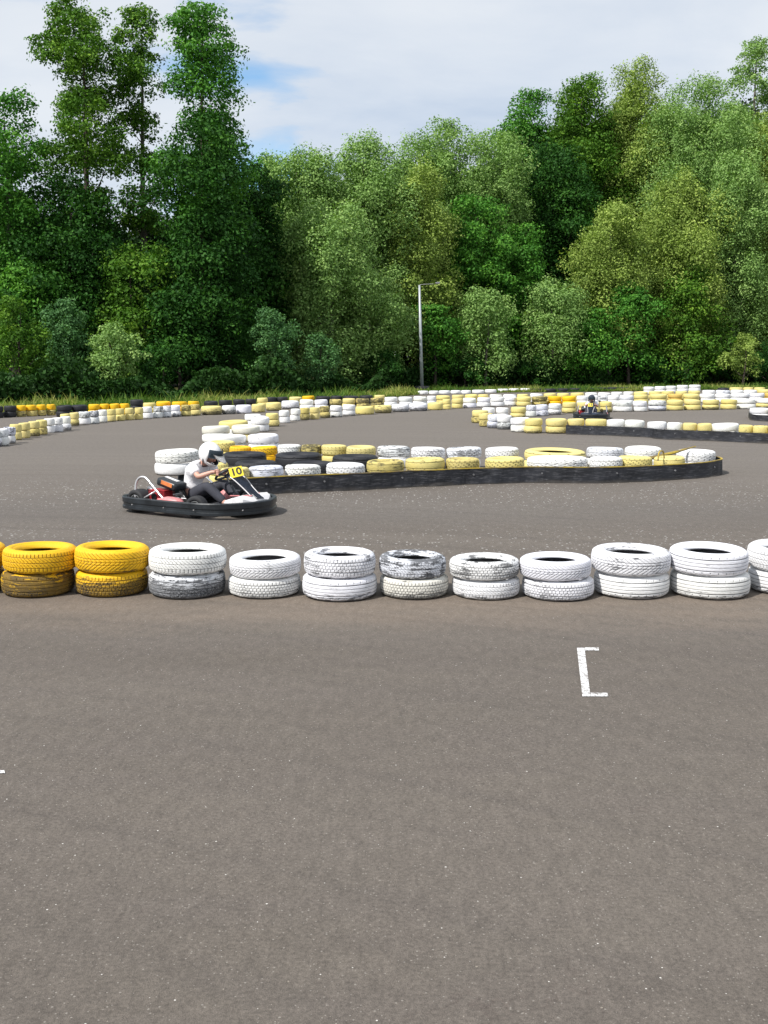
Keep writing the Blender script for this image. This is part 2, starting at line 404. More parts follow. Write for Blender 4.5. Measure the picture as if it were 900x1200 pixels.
TM = {k: tyre_mesh(k, 300, 29) for k in ('rib', 'vee', 'block', 'slant')}
TL = {k: tyre_mesh(k, 100, 15) for k in ('rib', 'block', 'slant')}
TF = tyre_mesh(None, 32, 5)

COLS = {'w': (.84, .84, .84, .24), 'g': (.74, .76, .79, .45), 'y': (.74, .63, .24, .26), 'Y': (.86, .50, .012, .24), 'd': (.60, .50, .17, .5),
        'o': (.66, .46, .12, .3), 'b': (.022, .023, .027, .0), 'c': (.76, .74, .62, .35)}
CNAME = {'w': 'white', 'g': 'scuffed white', 'y': 'pale yellow', 'Y': 'bright yellow', 'd': 'dirty yellow', 'o': 'orange yellow', 'b': 'black', 'c': 'cream'}
ORD = ['first', 'second', 'third', 'fourth', 'fifth', 'sixth', 'seventh', 'eighth', 'ninth', 'tenth', 'eleventh', 'twelfth', 'thirteenth', 'fourteenth', 'fifteenth', 'sixteenth']

stacks = []     # dict(c=Vector2, D, H(list), cols(list top->bottom), wall, group, idx, hidden)
def add_stack(wall, x0, x1, y, cols, mode='B', D=None, h=None, hidden_low=None):
    n = len(cols); hh = h if h else (.185 if n > 1 else .27)
    H = hh * n; px = (x0 + x1) / 2
    if mode == 'B':
        p = at(px, y); z = p.y * CP + SP * CAM_H
        d = D or (x1 - x0) / F * (z + .3); v = Vector((p.x, p.y)).normalized(); c = Vector((p.x, p.y)) + v * d / 2
    else:
        p = at(px, y, H); z = p.y
        d = D or (x1 - x0) / F * (z - .2); v = Vector((p.x, p.y)).normalized(); c = Vector((p.x, p.y)) - v * d / 2
    stacks.append(dict(c=c, D=max(d, .28), h=hh, cols=cols, wall=wall, hid=(mode == 'T' and n > 1) if hidden_low is None else hidden_low, fix=False, ord=len(stacks)))
def Zw(wall, ox, oy, rows, sc=5.625, **kw):
    for r in rows:
        x0, x1, yy, cols = r[:4]
        m = 'T' if isinstance(yy, str) else 'B'; y = float(yy[1:]) if m == 'T' else yy
        k = dict(kw)
        if len(r) > 4: k.update(r[4])
        add_stack(wall, ox + x0 / sc, ox + x1 / sc, oy + y / sc, cols, m, **k)

# --- front row, measured one by one: (top x0,x1, bottom x0,x1, base y, top y, colours, treads, wear, scuff)
FR = [
 (-78, 6, -78, 5, 699, 632, 'YY', 'slant', 'rib', .2, .5, 0, 40, 'bright yellow tyre cut by the left photo edge, {} of the foreground row'),
 (5, 90, 4, 88, 701, 633, 'YY', 'slant', 'rib', .22, .62, 5, 38, ''),
 (88.5, 174.5, 90, 174, 700.5, 632, 'YY', 'vee', 'block', .28, .3, 8, 58, ''),
 (175, 265, 175, 265, 703, 634, 'wg', 'slant', 'rib', .28, .5, 0, 52, ''),
 (269, 353, 267.5, 353, 702.5, 643, 'ww', 'vee', 'block', .30, .34, 0, 15, ''),
 (356, 440, 354, 442.5, 706, 639, 'ww', 'block', 'rib', .40, .26, 0, 18, ''),
 (444, 522.5, 444.5, 526, 703.5, 643, 'gc', 'slant', 'block', .56, .3, 0, 25, ''),
 (526.5, 608.5, 529, 609, 704, 646, 'ww', 'block', 'slant', .46, .36, 0, 12, ''),
 (609, 692.5, 611, 695.5, 705.5, 645, 'ww', 'vee', 'block', .26, .38, 0, 15, ''),
 (693, 784.5, 695, 783, 703, 635, 'ww', 'vee', 'rib', .36, .24, 0, 12, ''),
 (784.5, 874.5, 784.5, 876.5, 703.5, 634, 'ww', 'rib', 'rib', .22, .26, 0, 10, ''),
 (877, 967, 876.5, 965, 699, 631, 'ww', 'slant', 'rib', .15, .2, 0, 15, ''),
]
FRL = [
 ('yellow tyre cut off by left photo edge, on top in the foreground row', 'dirty yellow tyre cut off by left photo edge, at the bottom of the foreground row'),
 ('clean bright yellow top tyre of the leftmost whole stack in the foreground row', 'black streaked yellow tyre under the leftmost whole yellow top tyre, foreground row'),
 ('worn yellow top tyre beside the tall white stack in the foreground row', 'yellow tyre with its lower half rubbed black, beside the tall white stack'),
 ('clean white top tyre resting on the blackened grey tyre next to the yellow stacks', 'grey white tyre rubbed black at its base, next to the yellow stacks'),
 ('white top tyre with arrow tread, second white stack from the left, foreground row', 'white bottom tyre of the second white stack from the left, foreground row'),
 ('white top tyre with a few black chips, left of the black streaked one', 'ribbed white bottom tyre directly left of the cream one in the foreground row'),
 ('white top tyre streaked black round its tread, middle of the foreground row', 'cream white bottom tyre under the black streaked one, foreground row'),
 ('white top tyre with speckled chips, right of the black streaked one', 'white bottom tyre right of the cream one in the foreground row'),
 ('low white top tyre right above the white road bracket, foreground row', 'white block tread bottom tyre right above the white road bracket'),
 ('large white top tyre with arrow tread, third stack from the right photo edge', 'ribbed white bottom tyre, third stack from the right photo edge, foreground row'),
 ('ribbed white top tyre with open dark hole, last whole stack on the right', 'ribbed white bottom tyre of the last whole stack on the right, foreground row'),
 ('white top tyre cut off by the right photo edge, foreground row', 'white bottom tyre cut off by the right photo edge, foreground row'),
]
def place_tyre(mesh, cx, cy, z, D, h, col, wear, scuff, label, group, tilt=(0, 0)):
    o = bpy.data.objects.new('tyre', mesh); COL.objects.link(o)
    o.location = (cx, cy, z); o.scale = (D / 2, D / 2, h)
    o.rotation_euler = (tilt[0], tilt[1], random.uniform(0, 6.28))
    c = COLS[col]; j = random.uniform(.95, 1.04)
    o.color = (c[0] * j, c[1] * j, c[2] * random.uniform(.93, 1.06), c[3] if wear is None else wear)
    o.pass_index = int(scuff)
    tag(o, label, 'tyre', group); return o
for i, (tx0, tx1, bx0, bx1, yb, yt, cc_, k1, k2, w1, w2, s1, s2, _) in enumerate(FR):
    p = at((bx0 + bx1) / 2, yb + 1.0); z = p.y * CP + SP * CAM_H
    D = (bx1 - bx0) / F * (z + .28); c = Vector((p.x, p.y)) + Vector((p.x, p.y)).normalized() * D / 2
    zt = c.y * CP + SP * (CAM_H - .25); Dt = (tx1 - tx0) / F * zt
    H = on_plane((tx0 + tx1) / 2, yt, c.y + Dt / 2).z
    h = H / 2; cxt = ((tx0 + tx1) / 2 - 450) / F * zt
    print('front', i, round(D, 3), round(Dt, 3), round(H, 3), round(c.y, 2))
    place_tyre(TM[k2], c.x, c.y, .002, D * .99, h * .995, cc_[1], w2, s2, FRL[i][1], 'tyres in the foreground row')
    place_tyre(TM[k1], cxt, c.y, h + .004, Dt, h * .995, cc_[0], w1, s1, FRL[i][0], 'tyres in the foreground row', (random.uniform(-.02, .015), random.uniform(-.028, .028)))
    stacks.append(dict(c=c, D=D, fix=True, wall=None, cols='', ord=-1))

# --- outer wall
WD, WC, WE, WE2, WF, WH, WG, WBF, WBB = 'D', 'C', 'E', 'X', 'F', 'H', 'G', 'P', 'Q'
Zw(WD, 0, 445, [(-80, -40, 446, 'ww'), (-42, -4, 440, 'gw'), (0, 40, 434, 'gw'), (40, 85, 422, 'gw'), (85, 128, 398, 'yy'), (128, 195, 387, 'yy'), (198, 255, 374, 'yd'), (255, 300, 363, 'yd'),
    (300, 355, 351, 'ww'), (355, 410, 345, 'ww'), (410, 462, 336, 'ww'), (405, 462, 314, 'yy'), (462, 520, 304, 'yy'),
    (520, 600, 296, 'gw'), (600, 650, 289, 'gg'), (650, 705, 282, 'ww'), (705, 765, 276, 'yy'), (765, 825, 271, 'yy'), (825, 885, 267, 'yy')])
Zw(WD, 150, 445, [(42, 100, 263, 'yy'), (100, 165, 257, 'ww'), (165, 230, 253, 'gg'), (230, 285, 249, 'gg'), (285, 350, 245, 'ww'), (350, 415, 242, 'dy'), (415, 480, 237, 'dy')])
Zw(WD, 150, 445, [(482, 620, 233, 'y'), (620, 712, 228, 'w'), (712, 815, 224, 'w'), (815, 905, 217, 'y')], h=.29)
Zw(WD, 300, 445, [(65, 168, 206, 'y'), (168, 285, 194, 'w')], h=.30)
Zw(WD, 300, 445, [(288, 383, 'T130', 'ww'), (385, 475, 'T130', 'ww'), (480, 563, 'T128', 'dd'), (566, 655, 'T122', 'yy'), (660, 750, 'T122', 'dd'), (755, 840, 'T118', 'dd'), (845, 930, 'T113', 'ww')])
Zw(WD, 450, 445, [(95, 190, 'T112', 'gw'), (190, 283, 'T109', 'ww'), (285, 345, 'T106', 'ww'), (345, 440, 'T103', 'yy'), (445, 528, 'T98', 'yy'), (532, 618, 'T96', 'yy'), (622, 692, 'T96', 'yy'), (696, 780, 'T96', 'ww'), (783, 870, 'T96', 'ww'), (880, 955, 'T94', 'yy')])
Zw(WD, 600, 445, [(120, 205, 'T90', 'ww'), (210, 292, 'T88', 'yy'), (298, 380, 'T88', 'yy'), (388, 475, 'T84', 'yy'), (480, 560, 'T84', 'ww'), (565, 650, 'T84', 'ww'), (655, 730, 'T80', 'ww'), (735, 800, 'T78', 'ww'), (805, 895, 'T78', 'yy')])
Zw(WD, 740, 445, [(112, 195, 'T74', 'yy'), (200, 282, 'T73', 'yy'), (290, 370, 'T73', 'yy'), (375, 455, 'T71', 'yy'), (465, 550, 'T68', 'ww'), (555, 650, 'T68', 'gw'), (655, 738, 'T66', 'ww'), (742, 828, 'T66', 'ww'), (832, 930, 'T63', 'yy')])
# --- inner wall of the bend
Zw(WC, 150, 445, [(530, 715, 'T398', 'yy', dict(D=.5)), (487, 780, 'T349', 'ww'), (782, 1010, 'T353', 'ww', dict(D=.66)), (487, 676, 'T299', 'cw'), (680, 866, 'T295', 'cy'), (595, 790, 'T265', 'yw'), (800, 935, 'T244', 'ww', dict(D=.5)), (770, 880, 'T224', 'ww')], hidden_low=False)
Zw(WC, 300, 445, [(0, 68, 330, 'ww'), (68, 155, 310, 'yy'), (155, 225, 287, 'ww'), (225, 290, 274, 'ww'), (290, 355, 266, 'dd'), (355, 420, 262, 'yy'), (420, 490, 253, 'dd'), (490, 570, 248, 'ww'), (570, 655, 240, 'ww')])
Zw(WC, 300, 445, [(655, 780, 231, 'y'), (780, 895, 222, 'y')], h=.27)
Zw(WC, 450, 445, [(50, 165, 214, 'w'), (165, 287, 208, 'w'), (287, 388, 201, 'y')], h=.27)
Zw(WC, 450, 445, [(388, 442, 196, 'yy'), (445, 520, 190, 'yy'), (520, 610, 187, 'ww'), (610, 700, 182, 'ww'), (703, 795, 178, 'ww'), (795, 875, 173, 'ww')])
Zw(WC, 600, 445, [(30, 125, 'T110', 'yy'), (130, 235, 'T108', 'dd'), (235, 327, 'T107', 'YY'), (330, 425, 'T107', 'YY'), (428, 503, 'T105', 'ww'), (508, 572, 'T104', 'ww'), (575, 630, 'T103', 'gg'), (632, 708, 'T103', 'ww'), (710, 803, 'T101', 'gw'), (806, 900, 'T97', 'yy')])
Zw(WC, 740, 445, [(122, 235, 'T93', 'yy'), (240, 335, 'T92', 'oo'), (340, 445, 'T92', 'yy'), (450, 550, 'T92', 'ww'), (553, 653, 'T91', 'ww'), (655, 775, 'T88', 'ww'), (780, 875, 'T87', 'ww'), (880, 970, 'T86', 'oo')])
# --- outermost wall by the grass
Zw(WE, 0, 445, [(-70, 22, 254, 'bb'), (24, 108, 249, 'bb'), (110, 172, 245, 'Yd'), (175, 245, 242, 'Yd'), (248, 306, 239, 'Yd'), (309, 368, 236, 'Yd'), (370, 470, 'T167', 'bb'), (472, 575, 'T164', 'bb'), (580, 655, 'T160', 'YY'), (658, 720, 'T158', 'YY'), (722, 790, 'T157', 'YY'), (793, 856, 'T156', 'YY')])
Zw(WE, 150, 445, [(15, 100, 'T130', 'bbb', dict(hidden_low=True)), (102, 187, 'T150', 'yy'), (190, 283, 'T141', 'YY'), (288, 390, 'T142', 'YY'), (393, 468, 'T140', 'YY'), (495, 590, 'T139', 'bb'), (595, 685, 'T132', 'bb'), (690, 770, 'T128', 'bb'), (775, 848, 'T125', 'bb'), (852, 925, 'T118', 'yy')])
Zw(WE, 300, 445, [(90, 122, 'T113', 'bb', dict(D=.45)), (125, 212, 'T112', 'bb'), (215, 300, 'T112', 'yy'), (305, 388, 'T105', 'YY'), (390, 487, 'T107', 'bb'), (492, 570, 'T105', 'bb'), (573, 680, 'T105', 'bb'), (683, 775, 'T102', 'bb'), (778, 850, 'T100', 'yy')])
Zw(WE2, 450, 445, [(222, 292, 'T72', 'w'), (295, 362, 'T72', 'w'), (362, 436, 'T70', 'w'), (438, 507, 'T69', 'w'), (508, 574, 'T69', 'w'), (580, 662, 'T66', 'w'), (665, 742, 'T63', 'w'), (745, 820, 'T59', 'w'), (822, 892, 'T57', 'w')], h=.19)
Zw(WE2, 600, 445, [(54, 122, 'T56', 'w'), (125, 205, 'T57', 'b'), (208, 290, 'T57', 'b'), (292, 372, 'T56', 'b'), (375, 455, 'T54', 'b'), (458, 540, 'T53', 'b'), (543, 622, 'T50', 'b'), (625, 705, 'T48', 'b'), (708, 785, 'T48', 'b'), (788, 860, 'T48', 'b')], h=.19)
Zw(WE2, 740, 445, [(80, 150, 'T46', 'ww'), (152, 226, 'T43', 'ww'), (228, 297, 'T40', 'ww'), (300, 376, 'T35', 'ww'), (378, 455, 'T33', 'ww')])
Zw(WE2, 740, 445, [(570, 642, 'T52', 'b'), (648, 732, 'T50', 'y'), (738, 803, 'T50', 'y'), (810, 880, 'T50', 'y')], h=.19)
# --- right-hand island and the wall behind the far kart
Zw(WF, 450, 445, [(600, 660, 287, 'yd', dict(D=.5)), (648, 702, 311, 'yd', dict(D=.42)), (695, 757, 321, 'gg', dict(D=.4)), (757, 830, 329, 'wg', dict(D=.42)), (832, 968, 348, 'ww')])
Zw(WF, 600, 445, [(75, 200, 355, 'yy'), (203, 355, 360, 'yy'), (357, 480, 356, 'yy'), (480, 625, 359, 'yy'), (625, 745, 363, 'ww'), (745, 875, 368, 'ww')])
Zw(WF, 740, 445, [(95, 225, 381, 'ww'), (228, 330, 387, 'ww'), (332, 425, 390, 'yy'), (427, 522, 393, 'yy'), (524, 705, 397, 'ww'), (707, 800, 407, 'yy'), (802, 902, 412, 'yy'), (905, 1010, 417, 'yy')])
Zw(WH, 450, 445, [(650, 735, 'T182', 'ww'), (737, 822, 'T182', 'ww')])
Zw(WH, 600, 445, [(-12, 90, 'T178', 'yy'), (92, 160, 'T167', 'gg'), (160, 240, 'T163', 'gg'), (240, 325, 'T156', 'gw'), (328, 422, 222, 'yy'), (425, 503, 220, 'yy'), (505, 578, 218, 'yy'), (580, 660, 215, 'yy'), (665, 790, 212, 'gw'), (795, 890, 211, 'ww')], hidden_low=False)
Zw(WH, 740, 445, [(110, 228, 207, 'gg'), (228, 340, 203, 'yy'), (345, 455, 201, 'yy'), (465, 575, 199, 'yy'), (585, 690, 196, 'yy'), (695, 815, 194, 'ww'), (820, 930, 190, 'wy')])
Zw(WG, 740, 445, [(780, 905, 262, 'ww', dict(h=.17)), (907, 1030, 268, 'yw', dict(h=.17))])
# --- long middle island: front line behind the belt, back line
Zw(WBF, 320, 505, [(-785, -480, 298, 'ww', dict(D=.74, h=.20)), (-425, -300, 'T205', 'yy'), (-325, -166, 'T232', 'yy', dict(D=.46)), (-163, 92, 'T222', 'gw'), (100, 348, 'T220', 'ww'), (350, 610, 'T202', 'ww'), (620, 870, 'T182', 'dy')], hidden_low=True)
Zw(WBF, 460, 505, [(75, 345, 'T168', 'yy'), (350, 582, 'T168', 'dy'), (607, 866, 'T165', 'yy')], hidden_low=True)
Zw(WBF, 600, 505, [(95, 520, 'T165', 'ww', dict(h=.18)), (525, 777, 'T165', 'ww'), (780, 1030, 'T172', 'yy')], hidden_low=True)
Zw(WBF, 740, 505, [(215, 400, 'T168', 'yy', dict(D=.5, h=.17)), (352, 608, 'T115', 'ww')], hidden_low=True)
Zw(WBB, 320, 505, [(-275, -150, 'T95', 'YY', dict(h=.16, D=.45)), (-150, 40, 'T95', 'YY', dict(h=.16)), (60, 190, 'T85', 'wy', dict(D=.48)), (195, 293, 'T86', 'dy', dict(D=.46)), (295, 482, 'T85', 'yy'), (483, 682, 'T93', 'yy'), (684, 920 - 15, 'T92', 'gw')], hidden_low=True)
Zw(WBB, 460, 505, [(113, 345, 'T100', 'ww'), (348, 582, 'T100', 'gw'), (617, 845, 'T102', 'ww')], hidden_low=True)
Zw(WBB, 600, 505, [(75, 485, 'T108', 'yy', dict(h=.18)), (493, 735, 'T99', 'gw'), (737, 982, 'T98', 'ww')], hidden_low=True)
Zw('K', 0, 0, [(255, 318, 'T528', 'b', dict(D=.78)), (316, 384, 'T528', 'b', dict(D=.86)), (386, 446, 'T531', 'b', dict(D=.80)), (268, 332, 'T538', 'b', dict(D=.70)), (334, 400, 'T539', 'b', dict(D=.72))], sc=1.0, h=.27)

# keep the tyres from running into each other
S = [s for s in stacks]
bp = [at(x, y) for x, y in [(262, 583), (290, 581), (320, 579), (360, 577), (400, 575.3), (440, 573.5), (480, 571), (510, 570), (546, 568), (580, 567), (620, 565.8), (660, 566.2), (700, 566.3), (745, 565), (790, 562.5), (825, 559.8), (842, 556.5)]]
bp = [(p.x, p.y) for p in bp]
e = bp[-1]; bp += [(e[0] + .10, e[1] + .22), (e[0] + .13, e[1] + .50), (e[0] + .02, e[1] + .80), (e[0] - .2, e[1] + 1.0)]
Zp = lambda ox, x, y: at(ox + x / 5.625, 445 + y / 5.625)
fp = [Zp(600, 355, 360), Zp(600, 480, 364), Zp(600, 625, 368), Zp(600, 745, 374), Zp(600, 900, 381), Zp(740, 200, 393), Zp(740, 460, 402), Zp(740, 690, 412), Zp(740, 900, 422), Zp(740, 1100, 432), Zp(740, 1200, 430)]

def behind(sx, path, gap=.03):
    c = sx['c']; best = None
    for a, b in zip(path, path[1:]):
        a = Vector(a[:2]); b = Vector(b[:2]); ab = b - a; t_ = max(0, min(1, (c - a).dot(ab) / ab.length_squared)); q = a + ab * t_; d = (c - q).length
        if best is None or d < best[0]: best = (d, q, Vector((-ab.y, ab.x)).normalized())
    d, q, nn = best; sgn = (c - q).dot(nn)
    if sgn < sx['D'] / 2 + gap and (d < sx['D'] or sgn < 0): sx['c'] = c + nn * (sx['D'] / 2 + gap - sgn)
for it in range(60):
    for s in S:
        if s['wall'] in ('P', 'K'): behind(s, bp)
        if s['wall'] == 'F': behind(s, fp[:-1])
    for i in range(len(S)):
        a_ = S[i]
        for j in range(i + 1, len(S)):
            b_ = S[j]
            if a_['fix'] and b_['fix']: continue
            dx = b_['c'].x - a_['c'].x
            if abs(dx) > 1.2: continue
            dy = b_['c'].y - a_['c'].y
            if abs(dy) > 1.2: continue
            need = (a_['D'] + b_['D']) / 2 * .985; dist = math.hypot(dx, dy)
            if dist < need and dist > 1e-4:
                # shrink first by a hair, then move apart mostly in depth
                if it < 8 and not a_['fix'] and not b_['fix'] and dist > need * .8:
                    k = (dist / need) ** .5; a_['D'] *= k; b_['D'] *= k; continue
                m = (need - dist) / 2 * .6; ux, uy = dx / dist, dy / dist
                if not a_['fix']: a_['c'].x -= ux * m; a_['c'].y -= uy * m
                if not b_['fix']: b_['c'].x += ux * m; b_['c'].y += uy * m

WN = {WD: 'left curving wall', WC: 'inner wall of the bend', WE: 'grass side wall on left', WE2: 'farthest wall by the grass', WF: 'front of right island',
      WH: 'wall behind far kart', WG: 'wall end at right edge', WBF: 'front of long island', WBB: 'back of long island', 'K': 'middle of long island'}
GN = {k: 'tyres of the ' + v for k, v in WN.items()}
cand = []
for wname in WN:
    ws = [s for s in stacks if s['wall'] == wname]
    runs = {}; prev = None; ri = 0
    for s in ws:
        key = CNAME[s['cols'][0]].split()[-1]
        if key != prev: runs[key] = runs.get(key, 0) + 1; ri = 0; prev = key
        ri += 1; s['run'] = (key, runs[key], ri)
    for s in ws: s['nruns'] = runs[s['run'][0]]
    for s in ws:
        key, rn, ri = s['run']; n = len(s['cols'])
        runlen = sum(1 for q in ws if q['run'][:2] == (key, rn))
        for k in range(n):                      # k = 0 is the top
            cw = CNAME[s['cols'][k]]
            pos = ('', ) if n == 1 else (('upper ', 'lower ') if n == 2 else ('top ', 'middle ', 'bottom '))
            lab = pos[min(k, len(pos) - 1)] + cw + ' tyre'
            if runlen > 1: lab += ', ' + ORD[ri - 1] + (' stack' if n > 1 else '') + ' of '
            else: lab += ' in '
            lab += (ORD[rn - 1] + ' ' if s['nruns'] > 1 else 'the ') + key + ' run, ' + WN[wname]
            d = math.hypot(s['c'].x, s['c'].y)
            hid = s['hid'] and k > 0
            px = 450 + F * s['c'].x / s['c'].y
            if px < -25 or px > 925: hid = True
            cand.append((hid, -s['D'] * s['h'] / d ** 2, s, k, lab, d))
cand.sort(key=lambda c: (c[0], c[1]))
NMAX = 299 - 2 * len(FR)
print('tyres total', len(cand) + 24, 'visible', sum(1 for c in cand if not c[0]) + 24)
rest_v, rest_f, rest_c, rest_g, off = [], [], [], [], 0
tfv = np.empty(len(TF.vertices) * 3, np.float32); TF.vertices.foreach_get('co', tfv); tfv = tfv.reshape(-1, 3)
tff = np.empty(len(TF.loops), np.int32); TF.loops.foreach_get('vertex_index', tff); tff = tff.reshape(-1, 4)
for ci, (hid, _, s, k, lab, d) in enumerate(cand):
    n = len(s['cols']); z = (n - 1 - k) * s['h'] + .003; dd = s['D'] * (1 if k == n - 1 else random.uniform(.96, 1.0)); col = s['cols'][k]
    rs = random.Random(s['ord'] * 7 + k)
    jx, jy = (0, 0) if k == n - 1 else (rs.uniform(-.02, .02), rs.uniform(-.02, .02))
    if ci < NMAX and not (hid and s['wall'] not in (WBF, WBB)):
        me = TL[rs.choice(['rib', 'block', 'slant'])] if d < 22 else TF
        wear = COLS[col][3] + rs.uniform(-.16, .12) * (col != 'b')
        tl = .10 if k == 0 and n > 1 else .015
        o = place_tyre(me, s['c'].x + jx, s['c'].y + jy, z, dd, s['h'] * .985, col, wear, rs.choice([0, 5, 10, 25, 40]) if k == n - 1 and col != 'b' else 0, lab, GN[s['wall']],
                       (rs.uniform(-tl, tl) * .4, rs.uniform(-tl, tl) * .4))
    else:
        V = tfv * np.array([dd / 2, dd / 2, s['h'] * .985]) + np.array([s['c'].x + jx, s['c'].y + jy, z])
        rest_v.append(V); rest_f.append(tff + off); off += len(V)
        c = COLS[col]; rest_c.append(np.tile(np.array([c[0], c[1], c[2], c[3] * 1.05], np.float32), (len(V), 1)))
if rest_v:
    me = np_mesh('tyre', np.concatenate(rest_v), np.concatenate(rest_f), mat=M['tyre_far'])
    a_ = me.color_attributes.new('paint', 'FLOAT_COLOR', 'POINT'); a_.data.foreach_set('color', np.concatenate(rest_c).ravel())
    me.polygons.foreach_set('use_smooth', [True] * len(me.polygons))
    o = bpy.data.objects.new('tyres', me); COL.objects.link(o)
    tag(o, 'painted tyres farthest away and hidden behind the others in the far walls', 'tyres', kind='stuff')

# ------------------------------------------------------------------ rubber belts
def belt(pts, h, label, thick=.018, trim=True, bolts=True, boltstep=1.1):
    root = empty('barrier_belt', (pts[0][0], pts[0][1], 0)); o0 = Vector((pts[0][0], pts[0][1], 0))
    P = smooth_path([Vector((p[0], p[1], 0)) - o0 for p in pts], 8)
    def band(bm, z0, z1, off0, off1, wob=0):
        fr = frames(P); A = []
        for i, (p, n, b) in enumerate(fr):
            t_ = (P[min(i + 1, len(P) - 1)] - P[max(i - 1, 0)]).normalized(); s = Vector((t_.y, -t_.x, 0))
            w_ = wob * math.sin(i * .9) * math.sin(i * .37)
            A.append([bm.verts.new(p + s * (off1 + w_) + Vector((0, 0, z0))), bm.verts.new(p + s * (off1 + w_ * .2) + Vector((0, 0, z1))), bm.verts.new(p + s * off0 + Vector((0, 0, z1))), bm.verts.new(p + s * off0 + Vector((0, 0, z0)))])
        for a, b in zip(A, A[1:]):
            for k in range(4): bm.faces.new((a[k], a[(k + 1) % 4], b[(k + 1) % 4], b[k]))
        bm.faces.new(A[0]); bm.faces.new(A[-1])
    bm = bmesh.new(); band(bm, .006, h, 0, thick, .016); obj('belt', bm, M['belt'], root)
    if trim:
        bm = bmesh.new(); band(bm, h + .002, h + .014, -.006, thick + .006); obj('trim', bm, M['trim'], root)
    if bolts:
        acc = 0; nxt = .6
        for a, b in zip(P, P[1:]):
            L_ = (b - a).length; acc += L_
            if acc > nxt:
                nxt += boltstep * random.uniform(.8, 1.2)
                t_ = (b - a).normalized(); s = Vector((t_.y, -t_.x, 0))
                bm = bmesh.new(); mt = Matrix.Translation(b + s * (thick + .006) + Vector((0, 0, h * .62))) @ s.to_track_quat('Z', 'Y').to_matrix().to_4x4()
                bmesh.ops.create_cone(bm, cap_ends=True, segments=10, radius1=.017, radius2=.013, depth=.012, matrix=mt)
                obj('bolt', bm, M['metal'], root)
    tag(root, label, 'rubber barrier'); return root
belt(bp, .245, 'long black rubber belt with yellow top edge round the middle tyre island')
belt([(p.x, p.y) for p in fp], .235, 'faded black rubber belt along the right tyre island, without yellow edge', trim=False, boltstep=1.4)
gp = [Zp(740, 775, 245), Zp(740, 782, 262), Zp(740, 820, 271), Zp(740, 900, 276), Zp(740, 1000, 281)]
belt([(p.x, p.y) for p in gp], .19, 'short black belt round the tyre wall end at right photo edge', trim=False, bolts=False)

# yellow plank and strap lying on the island end
bm = bmesh.new()
p0 = on_plane(756, 538, 17.5); p1 = on_plane(815, 523, 18.0)
tube(bm, [p0, (p0 + p1) / 2 + Vector((0, 0, -.015)), p1], [.03, .028, .012], 6)
tag(obj('pole', bm, M['trim']), 'bent yellow pole lying over the tyres at the right end of the island', 'pole')
bm = bmesh.new()
q = [on_plane(771, 540, 16.95), on_plane(772.5, 530, 17.0), on_plane(777, 529, 17.15), on_plane(778.5, 538, 17.2)]
tube(bm, smooth_path(q, 4), .012, 6)
tag(obj('bracket', bm, M['trim']), 'small yellow hoop bracket standing on the yellow tyres at the island end', 'bracket')

# ------------------------------------------------------------------ lamp post
b = at(494.5, 458.5); root = empty('lamp_post', b)
top = on_plane(491.5, 334, b.y) - b
bm = bmesh.new(); tube(bm, [Vector((0, 0, 0)), top * .5, top], [.11, .085, .06], 12); obj('pole', bm, M['galv'], root, True)
bm = bmesh.new(); arm = smooth_path([top, top + Vector((.25, -.05, .04)), top + Vector((.85, -.2, .05))], 5); tube(bm, arm, .011, 6); obj('arm', bm, M['metal'], root, True)
bm = bmesh.new(); box(bm, top + Vector((1.02, -.25, .10)), (.26, .12, .10), Matrix.Rotation(R(-6), 3, 'Y'), .03); lh = obj('lamp_head', bm, M['metal'], root)
bm = bmesh.new(); box(bm, top + Vector((1.02, -.25, .045)), (.2, .09, .02), Matrix.Rotation(R(-6), 3, 'Y'), .01); obj('lens', bm, M['white_plastic'], lh)
tag(root, 'tall thin grey lamp post standing before the trees behind the tyres', 'lamp post')
bm = bmesh.new(); lathe(bm, [(.26, 0), (.45, .02), (.47, .12), (.45, .22), (.40, .30), (.26, .28)], 28); o = obj('tyre', bm, M['slick'], None, True); o.location = b
tag(o, 'black unpainted tyre lying round the foot of the lamp post', 'tyre')

# ------------------------------------------------------------------ trees
def leaf_cloud(pos, size, asp=.62, flat=.0, out=None):
    n = len(pos)
    a = rng.normal(size=(n, 3)) * (.48 if out is not None else 1)
    if out is not None: a += out
    a = a * 1.0; a[:, 2] += flat * np.sign(a[:, 2] + .01); a /= np.linalg.norm(a, axis=1)[:, None]
    r = rng.normal(size=(n, 3)); u = np.cross(a, r); u /= np.linalg.norm(u, axis=1)[:, None] + 1e-9; v = np.cross(a, u)
    s = (np.asarray(size) * rng.uniform(.65, 1.35, n))[:, None]
    c = pos; q = [c - u * s * .5, c + v * s * .5 * asp - u * s * .04, c + u * s * .5, c - v * s * .5 * asp - u * s * .04]
    V = np.stack(q, 1).reshape(-1, 3); Fc = np.arange(n * 4).reshape(n, 4)
    return V, Fc
STY = {  # bough radius, clump radius, flatten, leaf size, leaves per square metre, gaps, upward sprays
 'alder': dict(bough=(1.1, 2.2), rc=(.42, .95), fl=.80, leaf=.17, dens=470, gap=.0, up=.0),
 'sparse': dict(bough=(1.0, 1.9), rc=(.38, .85), fl=.72, leaf=.16, dens=360, gap=.34, up=.0),
 'dense': dict(bough=(1.3, 2.6), rc=(.5, 1.0), fl=.85, leaf=.18, dens=460, gap=.0, up=.1),
 'willow': dict(bough=(1.3, 2.7), rc=(.42, .95), fl=1.15, leaf=.145, dens=720, gap=.0, up=.25),
 'bush': dict(bough=(.7, 1.3), rc=(.28, .6), fl=.9, leaf=.13, dens=560, gap=.0, up=.2)}
trunks = []
